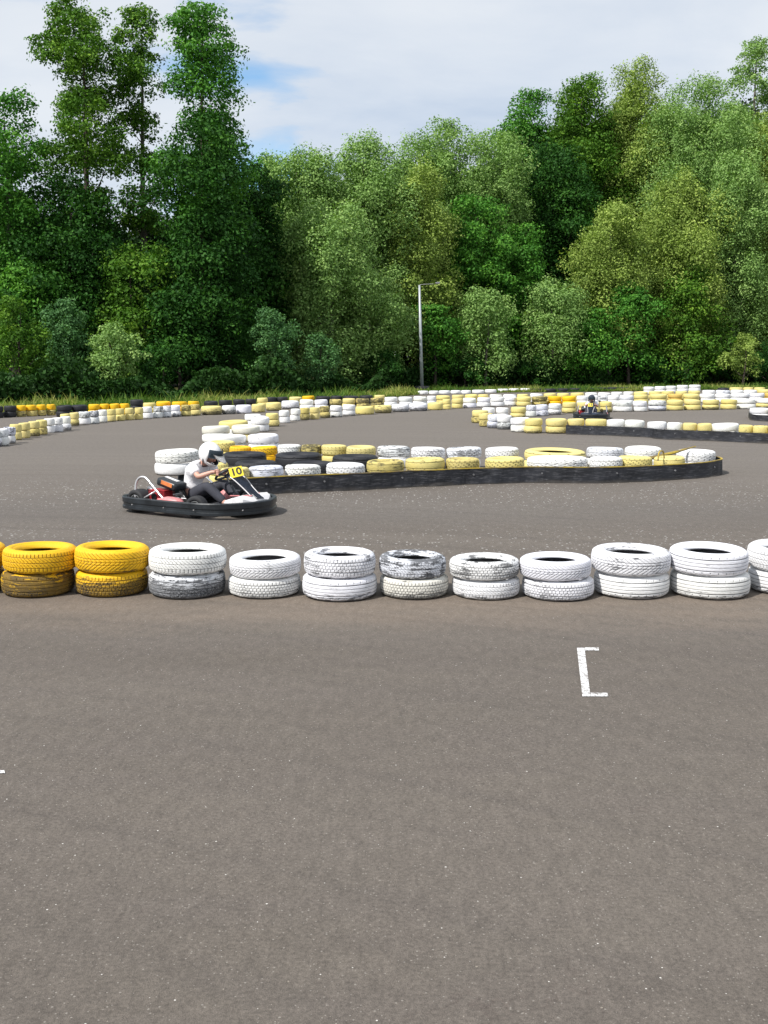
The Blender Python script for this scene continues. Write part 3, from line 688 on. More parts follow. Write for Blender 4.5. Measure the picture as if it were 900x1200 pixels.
def tree(name, px, ytop, hw, d, sty, mat, ybot, label, bark='bark', depth_r=None, lean=0, group='trees beyond the track', shape=None, kindcat='tree'):
    d = d * KD
    st = STY[sty]; bx = (px - 450) / F * d / 1.0
    # x at this distance: the ray's forward component varies with height; take mid crown
    ym = (ytop + ybot) / 2; pm = on_plane(px, ym, d); pt = on_plane(px, ytop, d); pb = on_plane(px, min(ybot, 455), d)
    ztop = pt.z; zbot = max(pb.z, .15); half = abs(on_plane(px + hw, ym, d).x - pm.x)
    H = ztop - zbot; cx = pm.x; root = empty(name, (cx, d, 0))
    hy = depth_r or max(min(half * 1.1, 5.5), 1.2)
    area = 2 * half * H
    def width(u, th):
        if shape == 'column': w_ = .55 + .45 * math.sin(min(1, u * 1.1 + .1) * math.pi) ** .5
        elif shape == 'blunt': w_ = (.72 + .28 * math.sin(u * 7.5)) * (1 if u < .9 else .75)
        elif shape == 'top': w_ = math.sin(math.pi * min(1, (u * .9 + .08))) ** .6
        else: w_ = (1 - max(0, (u - .5) / .5) ** 3.0) ** .5 * (.82 + .18 * min(1, u / .25))
        return w_ * (.88 + .24 * math.sin(u * 9 + px) * math.sin(th * 2 + px * .7))
    # main boughs: each carries a rounded spray of smaller leaf clumps, with shade between them
    R0, R1 = st['bough']; k_ = min(1, half / 2.6 + .2); nb = max(4, int(area / (((R0 + R1) / 2 * k_) ** 2 * 3.14) * (3.1 if d > 51 * KD else 2.3) * (1 - st['gap'])))
    boughs = []; tries = 0
    while len(boughs) < nb and tries < nb * 60:
        tries += 1; u = random.random() ** .85; th = random.uniform(0, 2 * math.pi); rb = random.uniform(R0, R1) * k_ * (1 if u < .8 else .8)
        rr = random.random() ** .35; w_ = width(u, th)
        x = math.cos(th) * rr * max(0, w_ * half - rb * .75); y = math.sin(th) * rr * max(0, w_ * hy - rb * .6)
        z = zbot + rb * .5 + u * (H - rb * 1.25)
        if z + rb * st['fl'] * .95 > ztop: z = ztop - rb * st['fl'] * .95
        if any((x - b[0]) ** 2 + (y - b[1]) ** 2 + (z - b[2]) ** 2 < (.50 * (rb + b[3]) * (.9 if tries < nb * 30 else .6)) ** 2 for b in boughs): continue
        boughs.append((x, y, z, rb, u))
    # one bough always makes the very top
    boughs.append((lean * 0 + random.uniform(-.25, .25) * half, 0, ztop - R0 * k_ * st['fl'] * .95, R0 * k_, 1.0))
    cl = []
    for (bx_, by_, bz_, rb, u) in boughs:
        m_ = int(8 + 6.5 * rb ** 2)
        for q in range(m_):
            v = Vector((random.gauss(0, 1), random.gauss(0, 1), random.gauss(.45, .9))).normalized(); rc = random.uniform(*st['rc']) * min(1, .35 + rb * .35)
            rad = rb * random.uniform(.62, 1.06)
            cl.append((bx_ + lean * u + v.x * rad, by_ + v.y * rad, max(bz_ + v.z * rad * st['fl'], rc * .5), rc, u, random.uniform(-.04, .04) + rb * .01))
    pos = []; tint = []; outs = []
    tot = area * st['dens']; wsum = sum(c[3] ** 2 for c in cl)
    for (x, y, z, rc, u, tj) in cl:
        n = max(12, int(tot * rc ** 2 / wsum))
        dvec = rng.normal(size=(n, 3)); dvec[:, 2] = dvec[:, 2] * .9 + .5; dvec /= np.linalg.norm(dvec, axis=1)[:, None]
        lump = 1 + .22 * np.sin(dvec[:, 0] * 5 + x * 3) * np.sin(dvec[:, 1] * 5 + y * 3) + .18 * np.sin(dvec[:, 2] * 7 + z)
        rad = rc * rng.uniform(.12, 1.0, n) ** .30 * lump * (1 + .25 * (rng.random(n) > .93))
        p = dvec * rad[:, None]; p[:, 2] *= st['fl']
        if st['up']:
            p[:, 2] += st['up'] * rc * (rng.random(n) ** 2) - .2 * rc
        outs.append(dvec * .9 + np.array([0, 0, .25])); pos.append(p + np.array([x, y, z])); base = random.gauss(.45, .13) + tj
        tint.append(np.clip(base + rng.normal(0, .085, n) + .25 * (rad / rc - .8), 0, 1))  # inner leaves darker: shade inside the clump painted into their tint
    pos = np.concatenate(pos); tint = np.concatenate(tint); pos[:, 2] = np.maximum(pos[:, 2], .06)
    V, Fc = leaf_cloud(pos, st['leaf'] * (.8 + d / 330), flat=0.0, out=np.concatenate(outs))
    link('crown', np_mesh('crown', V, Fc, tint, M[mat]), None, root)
    # trunk and limbs
    bm = bmesh.new(); tr = .05 + ztop * .011; pts = []
    for k in range(9):
        u = k / 8; pts.append(Vector((lean * max(0, (u * ztop * .93 - zbot) / H) + .18 * math.sin(u * 5 + px) * u, .15 * math.sin(u * 4 + px * 2), u * ztop * .93)))
    tube(bm, pts, [tr * (1 - .88 * (k / 8)) * (1.35 if k == 0 else 1) for k in range(9)], 9)
    for (x, y, z, rc, u) in random.sample(boughs, min(len(boughs), 34)):
        zz = max(z - math.hypot(x, y) * .75 - .2, ztop * .08) / (ztop * .93)
        k = min(7.99, zz * 8); a = pts[int(k)].lerp(pts[int(k) + 1], k - int(k)); e_ = Vector((x + lean * u, y, z))
        m_ = a.lerp(e_, .5) + Vector((0, 0, -.12 * (e_ - a).length)); r0 = max(.015, tr * (1 - .88 * zz) * .45)
        tube(bm, smooth_path([a, m_, e_], 3), [r0 * (1 - .85 * q / 6) for q in range(7)], 5)
    obj('trunk', bm, M[bark], root, True)
    tag(root, label, kindcat, group)
    return len(pos)
nl = 0
TREES = [
 # tall alders on the left
 ('alder_tree', 98, -6, 92, 42, 'sparse', 'leaf_alder', 285, 'tall open alder with bare dark trunk, top left of the photo', 'bark', dict(shape='top')),
 ('alder_tree', 166, 10, 34, 43.5, 'sparse', 'leaf_alder', 300, 'slim wispy alder with thin pale trunk between the two tallest trees', 'bark_pale', dict(shape='column')),
 ('alder_tree', 240, 6, 64, 41, 'alder', 'leaf_green', 300, 'tall bright green alder with ragged right side against the sky', 'bark', dict(shape='blunt')),
 ('alder_tree', 236, 130, 76, 40, 'dense', 'leaf_dark', 452, 'dark dense column of a tree below the tall ragged alder', 'bark', dict(shape='column')),
 ('tree', 10, 112, 72, 39.5, 'alder', 'leaf_green', 440, 'tree cut by the left photo edge, loose top beneath the tall alder', 'bark_pale', {}),
 ('tree', 84, 205, 74, 40, 'dense', 'leaf_dark', 450, 'dark green tree left of the bare alder trunk', 'bark', {}),
 ('tree', 158, 285, 52, 39, 'alder', 'leaf_alder', 450, 'low yellow green tree round the feet of the alders', 'bark', {}),
 ('tree', 210, 332, 50, 38, 'dense', 'leaf_dark', 455, 'low dark green tree right of the pale willow bush', 'bark', {}),
 ('tree', 300, 200, 52, 44, 'dense', 'leaf_dark', 452, 'dark green tree between the ragged alder and the pale willows', 'bark', {}),
 # willows in the middle
 ('willow_tree', 352, 176, 68, 47, 'willow', 'leaf_sage', 440, 'pale green willow, first of the pale ones from the left', 'bark_pale', {}),
 ('willow_tree', 428, 160, 70, 48, 'willow', 'leaf_sage', 430, 'pale grey green willow with rounded top left of the lamp post', 'bark_pale', {}),
 ('willow_tree', 515, 146, 68, 53, 'willow', 'leaf_sage', 430, 'grey green willow whose top stands right above the lamp post', 'bark_pale', {}),
 ('willow_tree', 575, 156, 56, 54, 'willow', 'leaf_sage', 430, 'narrow grey green willow left of the bright dark green treetop', 'bark_pale', {}),
 ('tree', 314, 188, 26, 50, 'willow', 'leaf_green', 430, 'small green treetop at the blue gap in the sky', 'bark', {}),
 # tall trees on the right
 ('maple_tree', 614, 104, 52, 61, 'dense', 'leaf_green', 430, 'rich green pointed treetop, leftmost of the tall trees on the right', 'bark', {}),
 ('tree', 676, 88, 66, 60, 'dense', 'leaf_alder', 430, 'tall green tree with flat ragged top right of the pointed treetop', 'bark', {}),
 ('willow_tree', 746, 76, 62, 61, 'willow', 'leaf_olive', 430, 'tall olive tree with peaked top in the middle right skyline', 'bark_pale', {}),
 ('willow_tree', 808, 94, 82, 58, 'willow', 'leaf_sage', 440, 'broad pale olive willow with wide rounded crown, right skyline', 'bark_pale', {}),
 ('tree', 880, 42, 52, 62, 'sparse', 'leaf_sage', 430, 'open airy tree, highest treetop at the upper right photo edge', 'bark_pale', {}),
 ('willow_tree', 905, 130, 62, 57, 'willow', 'leaf_olive', 445, 'olive willow cut by the right photo edge under the airy treetop', 'bark_pale', {}),
 # nearer rank
 ('willow_tree', 388, 238, 62, 44, 'willow', 'leaf_sage', 446, 'nearer pale willow with bulging clumps above the blue green bushes', 'bark_pale', {}),
 ('willow_tree', 492, 198, 46, 48.5, 'willow', 'leaf_olive', 420, 'pale yellow green willow rising directly behind the lamp post', 'bark_pale', {}),
 ('tree', 556, 228, 58, 51, 'alder', 'leaf_green', 445, 'fresh green tree right of the lamp post in the middle', 'bark', {}),
 ('tree', 645, 168, 66, 56, 'dense', 'leaf_dark', 445, 'large dark green tree with shaded hollow in the right middle', 'bark', {}),
 ('willow_tree', 716, 240, 50, 52, 'willow', 'leaf_olive', 425, 'round yellow green tree standing before the large dark one', 'bark_pale', {}),
 ('willow_tree', 792, 205, 58, 53.5, 'willow', 'leaf_olive', 430, 'yellowish willow below the broad pale crown on the right', 'bark_pale', {}),
 ('willow_tree', 862, 180, 56, 54.5, 'willow', 'leaf_sage', 420, 'drooping pale green willow just left of the right photo edge', 'bark_pale', {}),
 ('tree', 435, 322, 44, 45, 'willow', 'leaf_sage', 452, 'slender pale tree hanging low, left of the lamp post', 'bark_pale', {}),
 ('tree', 570, 342, 35, 47.5, 'willow', 'leaf_sage', 438, 'small pale spreading tree low down, right of the lamp post', 'bark_pale', {}),
 ('tree', 648, 330, 40, 50, 'willow', 'leaf_sage', 444, 'small sage green tree low down above the far kart', 'bark_pale', {}),
 ('tree', 738, 335, 36, 51, 'alder', 'leaf_green', 448, 'small mid green tree low down right of the far kart', 'bark', {}),
 ('tree', 806, 310, 46, 52, 'alder', 'leaf_alder', 448, 'leaning mid green tree low down beneath the yellowish willow', 'bark_pale', {}),
 ('tree', 872, 392, 24, 50, 'bush', 'leaf_olive', 446, 'small yellow green sapling near the right photo edge', 'bark', {}),
 ('tree', 510, 360, 34, 47, 'alder', 'leaf_green', 450, 'low green bushy tree just right of the lamp pole', 'bark', {}),
 ('tree', 606, 265, 46, 52, 'alder', 'leaf_green', 448, 'bright green tree between the small pale ones on the right', 'bark', {}),
 ('tree', 692, 362, 38, 50.5, 'alder', 'leaf_green', 450, 'low shaded green tree directly right above the far driver', 'bark', {}),
 # bushes; base shade is put into the low ones as darker leaf colour
 ('bush', 22, 352, 44, 34.0, 'bush', 'leaf_alder', 466, 'yellow green bush at the left photo edge', 'bark', {}),
 ('bush', 74, 352, 34, 36, 'bush', 'leaf_blue', 455, 'darker bush between the yellow green one and the pale one', 'bark', {}),
 ('bush', 132, 378, 44, 35, 'bush', 'leaf_sage', 458, 'pale grey green willow bush left of the dark shaded gap', 'bark', {}),
 ('bush', 318, 360, 38, 38.5, 'bush', 'leaf_blue', 456, 'blue green rounded bush below the pale willows', 'bark', {}),
 ('bush', 374, 392, 32, 39.5, 'bush', 'leaf_blue', 456, 'lower blue green bush right of the rounded one', 'bark', {}),
 ('bush', 272, 372, 34, 39, 'bush', 'leaf_dark', 458, 'small dark bush in the shade left of the rounded one', 'bark', {}),
 ('bush', 192, 405, 34, 36.5, 'bush', 'leaf_dark', 462, 'low dark bush just right of the pale willow bush', 'bark', {}),
 ('bush', 448, 412, 34, 44, 'bush', 'leaf_dark', 456, 'low dark green bush left of the lamp post foot', 'bark', {}),
 ('bush', 545, 418, 40, 47.5, 'bush', 'leaf_dark', 454, 'low bush right of the lamp post foot', 'bark', {}),
 ('bush', 630, 420, 40, 49.5, 'bush', 'leaf_dark', 452, 'low shaded bush left of the far driver', 'bark', {}),
 ('bush', 770, 415, 44, 52, 'bush', 'leaf_dark', 450, 'low bush in the shade right of the far driver', 'bark', {}),
 ('bush', 838, 412, 40, 53.5, 'bush', 'leaf_dark', 449, 'low dark bush left of the yellow green sapling', 'bark', {}),
 ('bush', 905, 400, 36, 52, 'bush', 'leaf_dark', 448, 'low bush cut by the right photo edge', 'bark', {}),
]
for (nm, px, yt, hw, d, sty, mat, yb, lab, bk, kw) in TREES:
    cat = 'bush' if nm == 'bush' else 'tree'
    nl += tree(nm, px, yt, hw, d, sty, mat, yb, lab, bk, group='bushes at the wood edge' if cat == 'bush' else 'trees beyond the track', kindcat=cat, **kw)
print('leaves', nl)
# shaded wood behind
sil = [(-60, 200), (0, 190), (60, 230), (130, 250), (200, 235), (270, 225), (310, 215), (360, 200), (430, 185), (520, 172), (580, 180), (620, 140), (670, 120), (740, 115), (800, 125), (860, 110), (960, 120)]
sx_ = np.array([s[0] for s in sil]); sy_ = np.array([s[1] for s in sil])
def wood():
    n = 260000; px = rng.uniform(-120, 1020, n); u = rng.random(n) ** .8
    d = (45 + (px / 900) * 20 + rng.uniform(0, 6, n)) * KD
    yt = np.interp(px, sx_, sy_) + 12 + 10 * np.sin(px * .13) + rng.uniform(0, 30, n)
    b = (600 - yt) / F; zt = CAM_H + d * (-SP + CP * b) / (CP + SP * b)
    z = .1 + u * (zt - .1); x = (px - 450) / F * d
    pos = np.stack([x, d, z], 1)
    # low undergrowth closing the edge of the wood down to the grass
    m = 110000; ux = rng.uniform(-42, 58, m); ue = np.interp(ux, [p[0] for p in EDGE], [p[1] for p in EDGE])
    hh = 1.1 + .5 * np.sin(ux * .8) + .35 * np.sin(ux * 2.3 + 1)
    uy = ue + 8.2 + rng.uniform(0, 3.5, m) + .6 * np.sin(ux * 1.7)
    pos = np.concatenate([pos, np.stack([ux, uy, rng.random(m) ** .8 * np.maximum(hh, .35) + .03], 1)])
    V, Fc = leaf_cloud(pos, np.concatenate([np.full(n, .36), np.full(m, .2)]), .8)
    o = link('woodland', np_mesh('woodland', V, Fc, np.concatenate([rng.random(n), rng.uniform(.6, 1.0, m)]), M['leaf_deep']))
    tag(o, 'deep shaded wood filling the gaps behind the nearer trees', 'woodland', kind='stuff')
wood()
# side trees outside the picture are left out

# ------------------------------------------------------------------ grass
def grass():
    ex = np.array([p[0] for p in EDGE]); ey = np.array([p[1] for p in EDGE])
    n = 230000
    x = rng.uniform(-34, 44, n); e0 = np.interp(x, ex, ey)
    t_ = rng.random(n) ** 1.4 * 9.0; y = e0 + .15 + t_
    clump = (np.sin(x * 2.3) + np.sin(x * 5.7 + y * 3) + np.sin(y * 2.1 + x)) / 3
    h = (.06 + .13 * rng.random(n)) * (1 + .75 * clump) * np.where(rng.random(n) > .92, 1.9, 1) * np.interp(x, [-34, -9, -3, 6, 50], [.9, 1.25, 1.25, .8, .75])
    a = rng.uniform(0, 6.28, n); w_ = .014 + .016 * rng.random(n); lx = rng.normal(0, .35, n) * h; ly = rng.normal(0, .35, n) * h
    c = np.stack([x, y, np.zeros(n)], 1); s = np.stack([np.cos(a) * w_, np.sin(a) * w_, np.zeros(n)], 1)
    m = np.stack([lx * .4, ly * .4, h * .6], 1); tp = np.stack([lx, ly, h], 1)
    V = np.stack([c - s, c + s, c + m + s * .8, c + tp, c + m - s * .8], 1).reshape(-1, 3)
    i = np.arange(n)[:, None] * 5
    Fc = i + np.array([[0, 1, 2, 4]]); F2 = i + np.array([[4, 2, 3, 3]])
    # two meshes joined as quads (the tip is a folded quad)
    tv = V.reshape(n, 5, 3); tip2 = tv[:, 3] + s * .25
    V = np.concatenate([tv, tip2[:, None]], 1).reshape(-1, 3); i = np.arange(n)[:, None] * 6
    Fc = np.concatenate([i + np.array([[0, 1, 2, 4]]), i + np.array([[4, 2, 5, 3]])], 0)
    ti = np.clip(.45 + .3 * np.sin(x * .9 + 1) + rng.normal(0, .25, n) + .15 * clump, 0, 1)
    o = link('grass', np_mesh('grass', V, Fc, np.concatenate([ti, ti]), M['grass']))
    tag(o, 'tall yellow green grass growing between the tyre walls and the trees', 'grass', kind='stuff')
grass()

# ------------------------------------------------------------------ kart and driver
def skin_bm(chains, sub=2):
    """chains: list of lists of (co, radius); shared joints given as identical coordinates"""
    me = bpy.data.meshes.new('s'); vs, es, rad = [], [], []; key = {}
    for ch in chains:
        prev = None
        for co, r in ch:
            k = tuple(round(c, 4) for c in co)
            if k not in key: key[k] = len(vs); vs.append(co); rad.append(r)
            i = key[k]
            if prev is not None and prev != i: es.append((prev, i))
            prev = i
    me.from_pydata([tuple(v) for v in vs], es, []); o = bpy.data.objects.new('s', me); COL.objects.link(o)
    m = o.modifiers.new('skin', 'SKIN')
    if not me.skin_vertices:
        bpy.context.view_layer.objects.active = o
    for i, r in enumerate(rad):
        rr = r if hasattr(r, '__len__') else (r, r)
        me.skin_vertices[0].data[i].radius = rr
    me.skin_vertices[0].data[0].use_root = True
    s = o.modifiers.new('sub', 'SUBSURF'); s.levels = sub; s.render_levels = sub
    dg = bpy.context.evaluated_depsgraph_get(); em = bpy.data.meshes.new_from_object(o.evaluated_get(dg))
    bpy.data.objects.remove(o); bm = bmesh.new(); bm.from_mesh(em); bpy.data.meshes.remove(em); return bm
def join_bm(a, b):
    me = bpy.data.meshes.new('j'); b.to_mesh(me); b.free(); a.from_mesh(me); bpy.data.meshes.remove(me)
def ellipsoid(bm, c, s, rot=None, u=20, v=14):
    m = Matrix.LocRotScale(Vector(c), rot.to_quaternion() if rot is not None else None, Vector(s))
    return bmesh.ops.create_uvsphere(bm, u_segments=u, v_segments=v, radius=1, matrix=m)['verts']

def digits(txt, parent, mtx, h, mat):
    cu = bpy.data.curves.new('t', 'FONT'); cu.body = txt; cu.size = h; cu.extrude = .0015; cu.align_x = 'CENTER'; cu.align_y = 'CENTER'; cu.offset = h * .025
    o = bpy.data.objects.new('t', cu); COL.objects.link(o); dg = bpy.context.evaluated_depsgraph_get()
    me = bpy.data.meshes.new_from_object(o.evaluated_get(dg)); bpy.data.objects.remove(o); me.transform(mtx)
    return link('number', me, mat, parent)

SWC = Vector((.34, 0, .46)); SWR = .125                       # steering wheel centre, radius
SWN = Vector((-.55, 0, .84)).normalized()                      # wheel normal (towards the driver)
def sw_pt(ang, r=SWR, off=0):
    u = Vector((0, 1, 0)); v = SWN.cross(u).normalized()
    return SWC + (u * math.cos(ang) + v * math.sin(ang)) * r + SWN * off

def make_kart(loc, yaw, label, pal):
    k = empty('racing_kart', loc, yaw); tag(k, label, 'kart', 'karts on the track')
    # all-round bumper
    path = [(-.86, -.30), (-.86, .30), (-.83, .46), (-.70, .57), (-.40, .60), (.20, .60), (.50, .56), (.74, .42), (.88, .18), (.91, 0), (.88, -.18), (.74, -.42), (.50, -.56), (.20, -.60), (-.40, -.60), (-.70, -.57), (-.83, -.46)]
    P = smooth_path([Vector((x, y, 0)) for x, y in path], 5, True)
    prof = [(-.030, .045), (.014, .045), (.020, .052), (.020, .078), (.010, .084), (.010, .118), (.020, .124), (.022, .178), (.014, .188), (-.012, .190), (-.030, .184), (-.020, .12)]
    bm = bmesh.new(); rings = []
    for i, p in enumerate(P):
        t_ = (P[(i + 1) % len(P)] - P[i - 1]).normalized(); s = Vector((-t_.y, t_.x, 0))
        if s.dot(p) < 0: s = -s
        rings.append([bm.verts.new(p + s * o_ + Vector((0, 0, z))) for o_, z in prof])
    for i in range(len(rings)):
        A, B = rings[i], rings[(i + 1) % len(rings)]
        for q in range(len(prof)): bm.faces.new((A[q], A[(q + 1) % len(prof)], B[(q + 1) % len(prof)], B[q]))
    obj('bumper', bm, M['black_plastic'], k, False)
    for x, y in ((-.55, -.632), (-.05, -.645), (.38, -.62), (.86, -.34)):
        bm = bmesh.new(); bmesh.ops.create_cone(bm, cap_ends=True, segments=10, radius1=.008, radius2=.006, depth=.01, matrix=Matrix.Translation((x, y, .11)) @ Matrix.Rotation(R(90), 4, 'X')); obj('bolt', bm, M['steel'], k)
    # chassis
    bm = bmesh.new()
    for s in (-1, 1):
        tube(bm, smooth_path([(-.72, .22 * s, .08), (-.3, .30 * s, .075), (.2, .26 * s, .075), (.62, .20 * s, .075)], 5), .016, 8)
        tube(bm, [(-.45, .28 * s, .08), (-.45, .57 * s, .09)], .012, 8); tube(bm, [(.15, .28 * s, .08), (.15, .57 * s, .09)], .012, 8)
    tube(bm, [(.30, -.42, .12), (.30, .42, .12)], .014, 8); tube(bm, [(-.60, -.50, .13), (-.60, .50, .13)], .018, 10)
    tube(bm, [(.62, -.2, .075), (.86, -.16, .11)], .012, 8); tube(bm, [(.62, .2, .075), (.86, .16, .11)], .012, 8)
    obj('chassis', bm, M['metal'], k, True)
    bm = bmesh.new(); box(bm, (.28, 0, .058), (.80, .50, .008), None, .003); obj('floor_pan', bm, M['black_plastic'], k)
    # wheels
    for nm, x, y, r, w_, st in (('wheel', -.60, -.455, .135, .17, 0), ('wheel', -.60, .455, .135, .17, 0), ('wheel', .30, -.47, .125, .12, pal['steer']), ('wheel', .30, .47, .125, .12, pal['steer'])):
        wh = bpy.data.objects.new(nm, None); COL.objects.link(wh); wh.parent = k; wh.location = (x, y, r + .003); wh.rotation_euler = (R(90), 0, st)
        bm = bmesh.new(); h = w_ / 2
        lathe(bm, [(r * .56, -h * .9), (r * .72, -h), (r * .9, -h * .96), (r * .98, -h * .8), (r, -h * .5), (r, h * .5), (r * .98, h * .8), (r * .9, h * .96), (r * .72, h), (r * .56, h * .9), (r * .6, 0)], 36)
        obj('tyre', bm, M['slick'], wh, True)
        bm = bmesh.new()
        lathe(bm, [(r * .57, -h * .88), (r * .50, -h * .86), (r * .46, -h * .3), (r * .20, -h * .1), (r * .17, h * .1), (r * .46, h * .3), (r * .50, h * .86), (r * .57, h * .88)], 28)
        obj('rim', bm, M['rim'], wh, True)
        bm = bmesh.new(); bmesh.ops.create_cone(bm, cap_ends=True, segments=12, radius1=.03, radius2=.03, depth=w_ * .7); obj('hub', bm, M['metal'], wh)
    # seat
    bm = bmesh.new(); rows = []
    for i, (x, z, hw_, lip) in enumerate([(.16, .10, .15, .05), (.02, .075, .17, .09), (-.12, .08, .18, .12), (-.22, .14, .18, .12), (-.28, .24, .175, .10), (-.33, .34, .15, .06), (-.36, .41, .10, .02)]):
        row = []
        for j in range(9):
            a_ = (j / 8 - .5) * 2; row.append(bm.verts.new((x + (abs(a_) ** 3) * .07 * (i > 2), a_ * hw_, z + (abs(a_) ** 3) * lip * (1 if i < 4 else .3))))
        rows.append(row)
    for A, B in zip(rows, rows[1:]):
        for j in range(8): bm.faces.new((A[j], A[j + 1], B[j + 1], B[j]))
    bmesh.ops.solidify(bm, geom=bm.faces[:], thickness=.012); obj('seat', bm, M['black_plastic'], k, True)
    # engine on the right, with black cover
    e_ = None
    bm = bmesh.new(); box(bm, (-.36, -.33, .19), (.22, .16, .15), None, .02)
    for q in range(6): box(bm, (-.36, -.33, .145 + q * .024), (.245, .185, .008))
    bmesh.ops.create_cone(bm, cap_ends=True, segments=20, radius1=.075, radius2=.06, depth=.04, matrix=Matrix.Translation((-.36, -.435, .20)) @ Matrix.Rotation(R(90), 4, 'X'))
    e_ = obj('engine', bm, M[pal['engine']], k)
    bm = bmesh.new(); bmesh.ops.create_cone(bm, cap_ends=True, segments=18, radius1=.04, radius2=.04, depth=.012, matrix=Matrix.Translation((-.36, -.462, .20)) @ Matrix.Rotation(R(90), 4, 'X')); obj('starter', bm, M['dark'], e_)
    bm = bmesh.new(); tube(bm, smooth_path([(-.48, -.30, .2), (-.58, -.28, .26), (-.66, -.22, .24), (-.70, -.05, .2)], 5), .028, 12); obj('exhaust', bm, M['metal'], k, True)
    bm = bmesh.new(); box(bm, (-.26, -.26, .335), (.30, .22, .10), Matrix.Rotation(R(14), 3, 'Y'), .035); tank = obj('tank', bm, M['black_plastic'], k, True)
    bm = bmesh.new(); box(bm, (-.24, -.374, .345), (.17, .006, .045), Matrix.Rotation(R(14), 3, 'Y')); obj('sticker', bm, M['orange'], tank)
    bm = bmesh.new(); box(bm, (-.26, -.25, .392), (.2, .05, .006), Matrix.Rotation(R(14), 3, 'Y')); obj('stripe', bm, M['white_plastic'], tank)
    # guard hoop
    for s in (-1, 1):
        bm = bmesh.new(); tube(bm, smooth_path([(-.60, .52 * s, .17), (-.605, .50 * s, .33), (-.57, .48 * s, .405), (-.50, .47 * s, .42), (-.43, .475 * s, .385), (-.24, .50 * s, .24), (-.06, .53 * s, .12)], 5), .0145, 10)
        tube(bm, [(-.55, .51 * s, .14), (-.30, .49 * s, .27)], .011, 8)
        obj('guard_hoop', bm, M['steel'], k, True)
    # side pods
    for s in (-1, 1):
        bm = bmesh.new(); rows = []
        for x, w_, z in ((-.30, .02, .12), (-.26, .06, .18), (-.1, .075, .215), (.06, .07, .20), (.14, .03, .13)):
            rows.append([bm.verts.new((x, s * (.50 - w_), .09)), bm.verts.new((x, s * (.50 - w_ * .8), z)), bm.verts.new((x, s * .51, z + .008)), bm.verts.new((x, s * (.50 + w_ * .7), z - .01)), bm.verts.new((x, s * (.50 + w_), .09))])
        for A, B in zip(rows, rows[1:]):
            for j in range(4): bm.faces.new((A[j], A[j + 1], B[j + 1], B[j]))
        bm.faces.new(rows[0]); bm.faces.new(rows[-1]); obj('side_pod', bm, M[pal['pod']], k, True)
    # nose panel
    bm = bmesh.new(); rows = []
    for x, w_, z in ((.46, .22, .13), (.58, .34, .20), (.70, .36, .235), (.80, .28, .22), (.86, .16, .18)):
        rows.append([bm.verts.new((x, -w_, .12)), bm.verts.new((x, -w_ * .9, z)), bm.verts.new((x, -w_ * .4, z + .012)), bm.verts.new((x, w_ * .4, z + .012)), bm.verts.new((x, w_ * .9, z)), bm.verts.new((x, w_, .12))])
    for A, B in zip(rows, rows[1:]):
        for j in range(5): bm.faces.new((A[j], A[j + 1], B[j + 1], B[j]))
    bm.faces.new(rows[0]); bm.faces.new(rows[-1]); nose = obj('nose_cone', bm, M[pal['nose']], k)
    bm = bmesh.new()
    for sx_2, yy in ((.62, -.18), (.74, -.10), (.66, .15)): box(bm, (sx_2, yy, .243), (.11, .05, .006), Matrix.Rotation(R(25), 3, 'Z'))
    obj('stripe', bm, M[pal['stripe']], nose)
    # steering column fairing, wide at the top
    bm = bmesh.new(); rows = []
    for x, z, w_ in ((.40, .455, .07), (.47, .475, .10), (.55, .43, .10), (.66, .34, .08), (.76, .26, .075), (.84, .21, .09)):
        rows.append([bm.verts.new((x, -w_, z - .035)), bm.verts.new((x + .012, -w_ * .6, z)), bm.verts.new((x + .018, w_ * .6, z)), bm.verts.new((x, w_, z - .035))])
    for A, B in zip(rows, rows[1:]):
        for j in range(3): bm.faces.new((A[j], A[j + 1], B[j + 1], B[j]))
    bmesh.ops.solidify(bm, geom=bm.faces[:], thickness=.01); fair = obj('steering_fairing', bm, M[pal['fairing']], k)
    bm = bmesh.new()
    for s in (-1, 1): tube(bm, smooth_path([(.50, s * .112, .445), (.57, s * .108, .405), (.68, s * .086, .315), (.78, s * .082, .235)], 4), .006, 6)
    obj('edge_strip', bm, M['white_plastic'], fair, True)
    X = Vector((.52, -.02, .485)); nrm = Vector(pal['plate_n']).normalized(); q_ = nrm.to_track_quat('Z', 'Y').to_matrix().to_4x4()
    up = Vector((-.3, 0, 1)); ax = nrm.cross(up).normalized() * -1; yx = nrm.cross(ax).normalized()
    mt = Matrix((( ax.x, yx.x, nrm.x, X.x + nrm.x * .02), (ax.y, yx.y, nrm.y, X.y + nrm.y * .02), (ax.z, yx.z, nrm.z, X.z + nrm.z * .02), (0, 0, 0, 1)))
    bm = bmesh.new(); bmesh.ops.create_cube(bm, size=1, matrix=mt @ Matrix.Diagonal((.155, .13, .008, 1))); pl = obj('number_plate', bm, M['plate'], k)
    digits(pal['num'], pl, mt @ Matrix.Translation((0, 0, .007)), .13, M['digit'])
    # steering
    bm = bmesh.new(); tube(bm, [sw_pt(i * math.pi / 12) for i in range(24)], .014, 8, True)
    for a_ in (R(0), R(180), R(270)): tube(bm, [SWC - SWN * .02, sw_pt(a_)], .009, 6)
    tube(bm, [SWC, SWC - SWN * .40], .012, 8); obj('steering_wheel', bm, M['black_plastic'], k, True)
    bm = bmesh.new()
    for s in (-1, 1):
        tube(bm, [(.56, .12 * s, .07), (.54, .12 * s, .19)], .007, 6); tube(bm, [(.54, .07 * s, .19), (.54, .16 * s, .19)], .009, 6)
    obj('pedals', bm, M['metal'], k, True)
    k.scale = (KS,) * 3
    return k

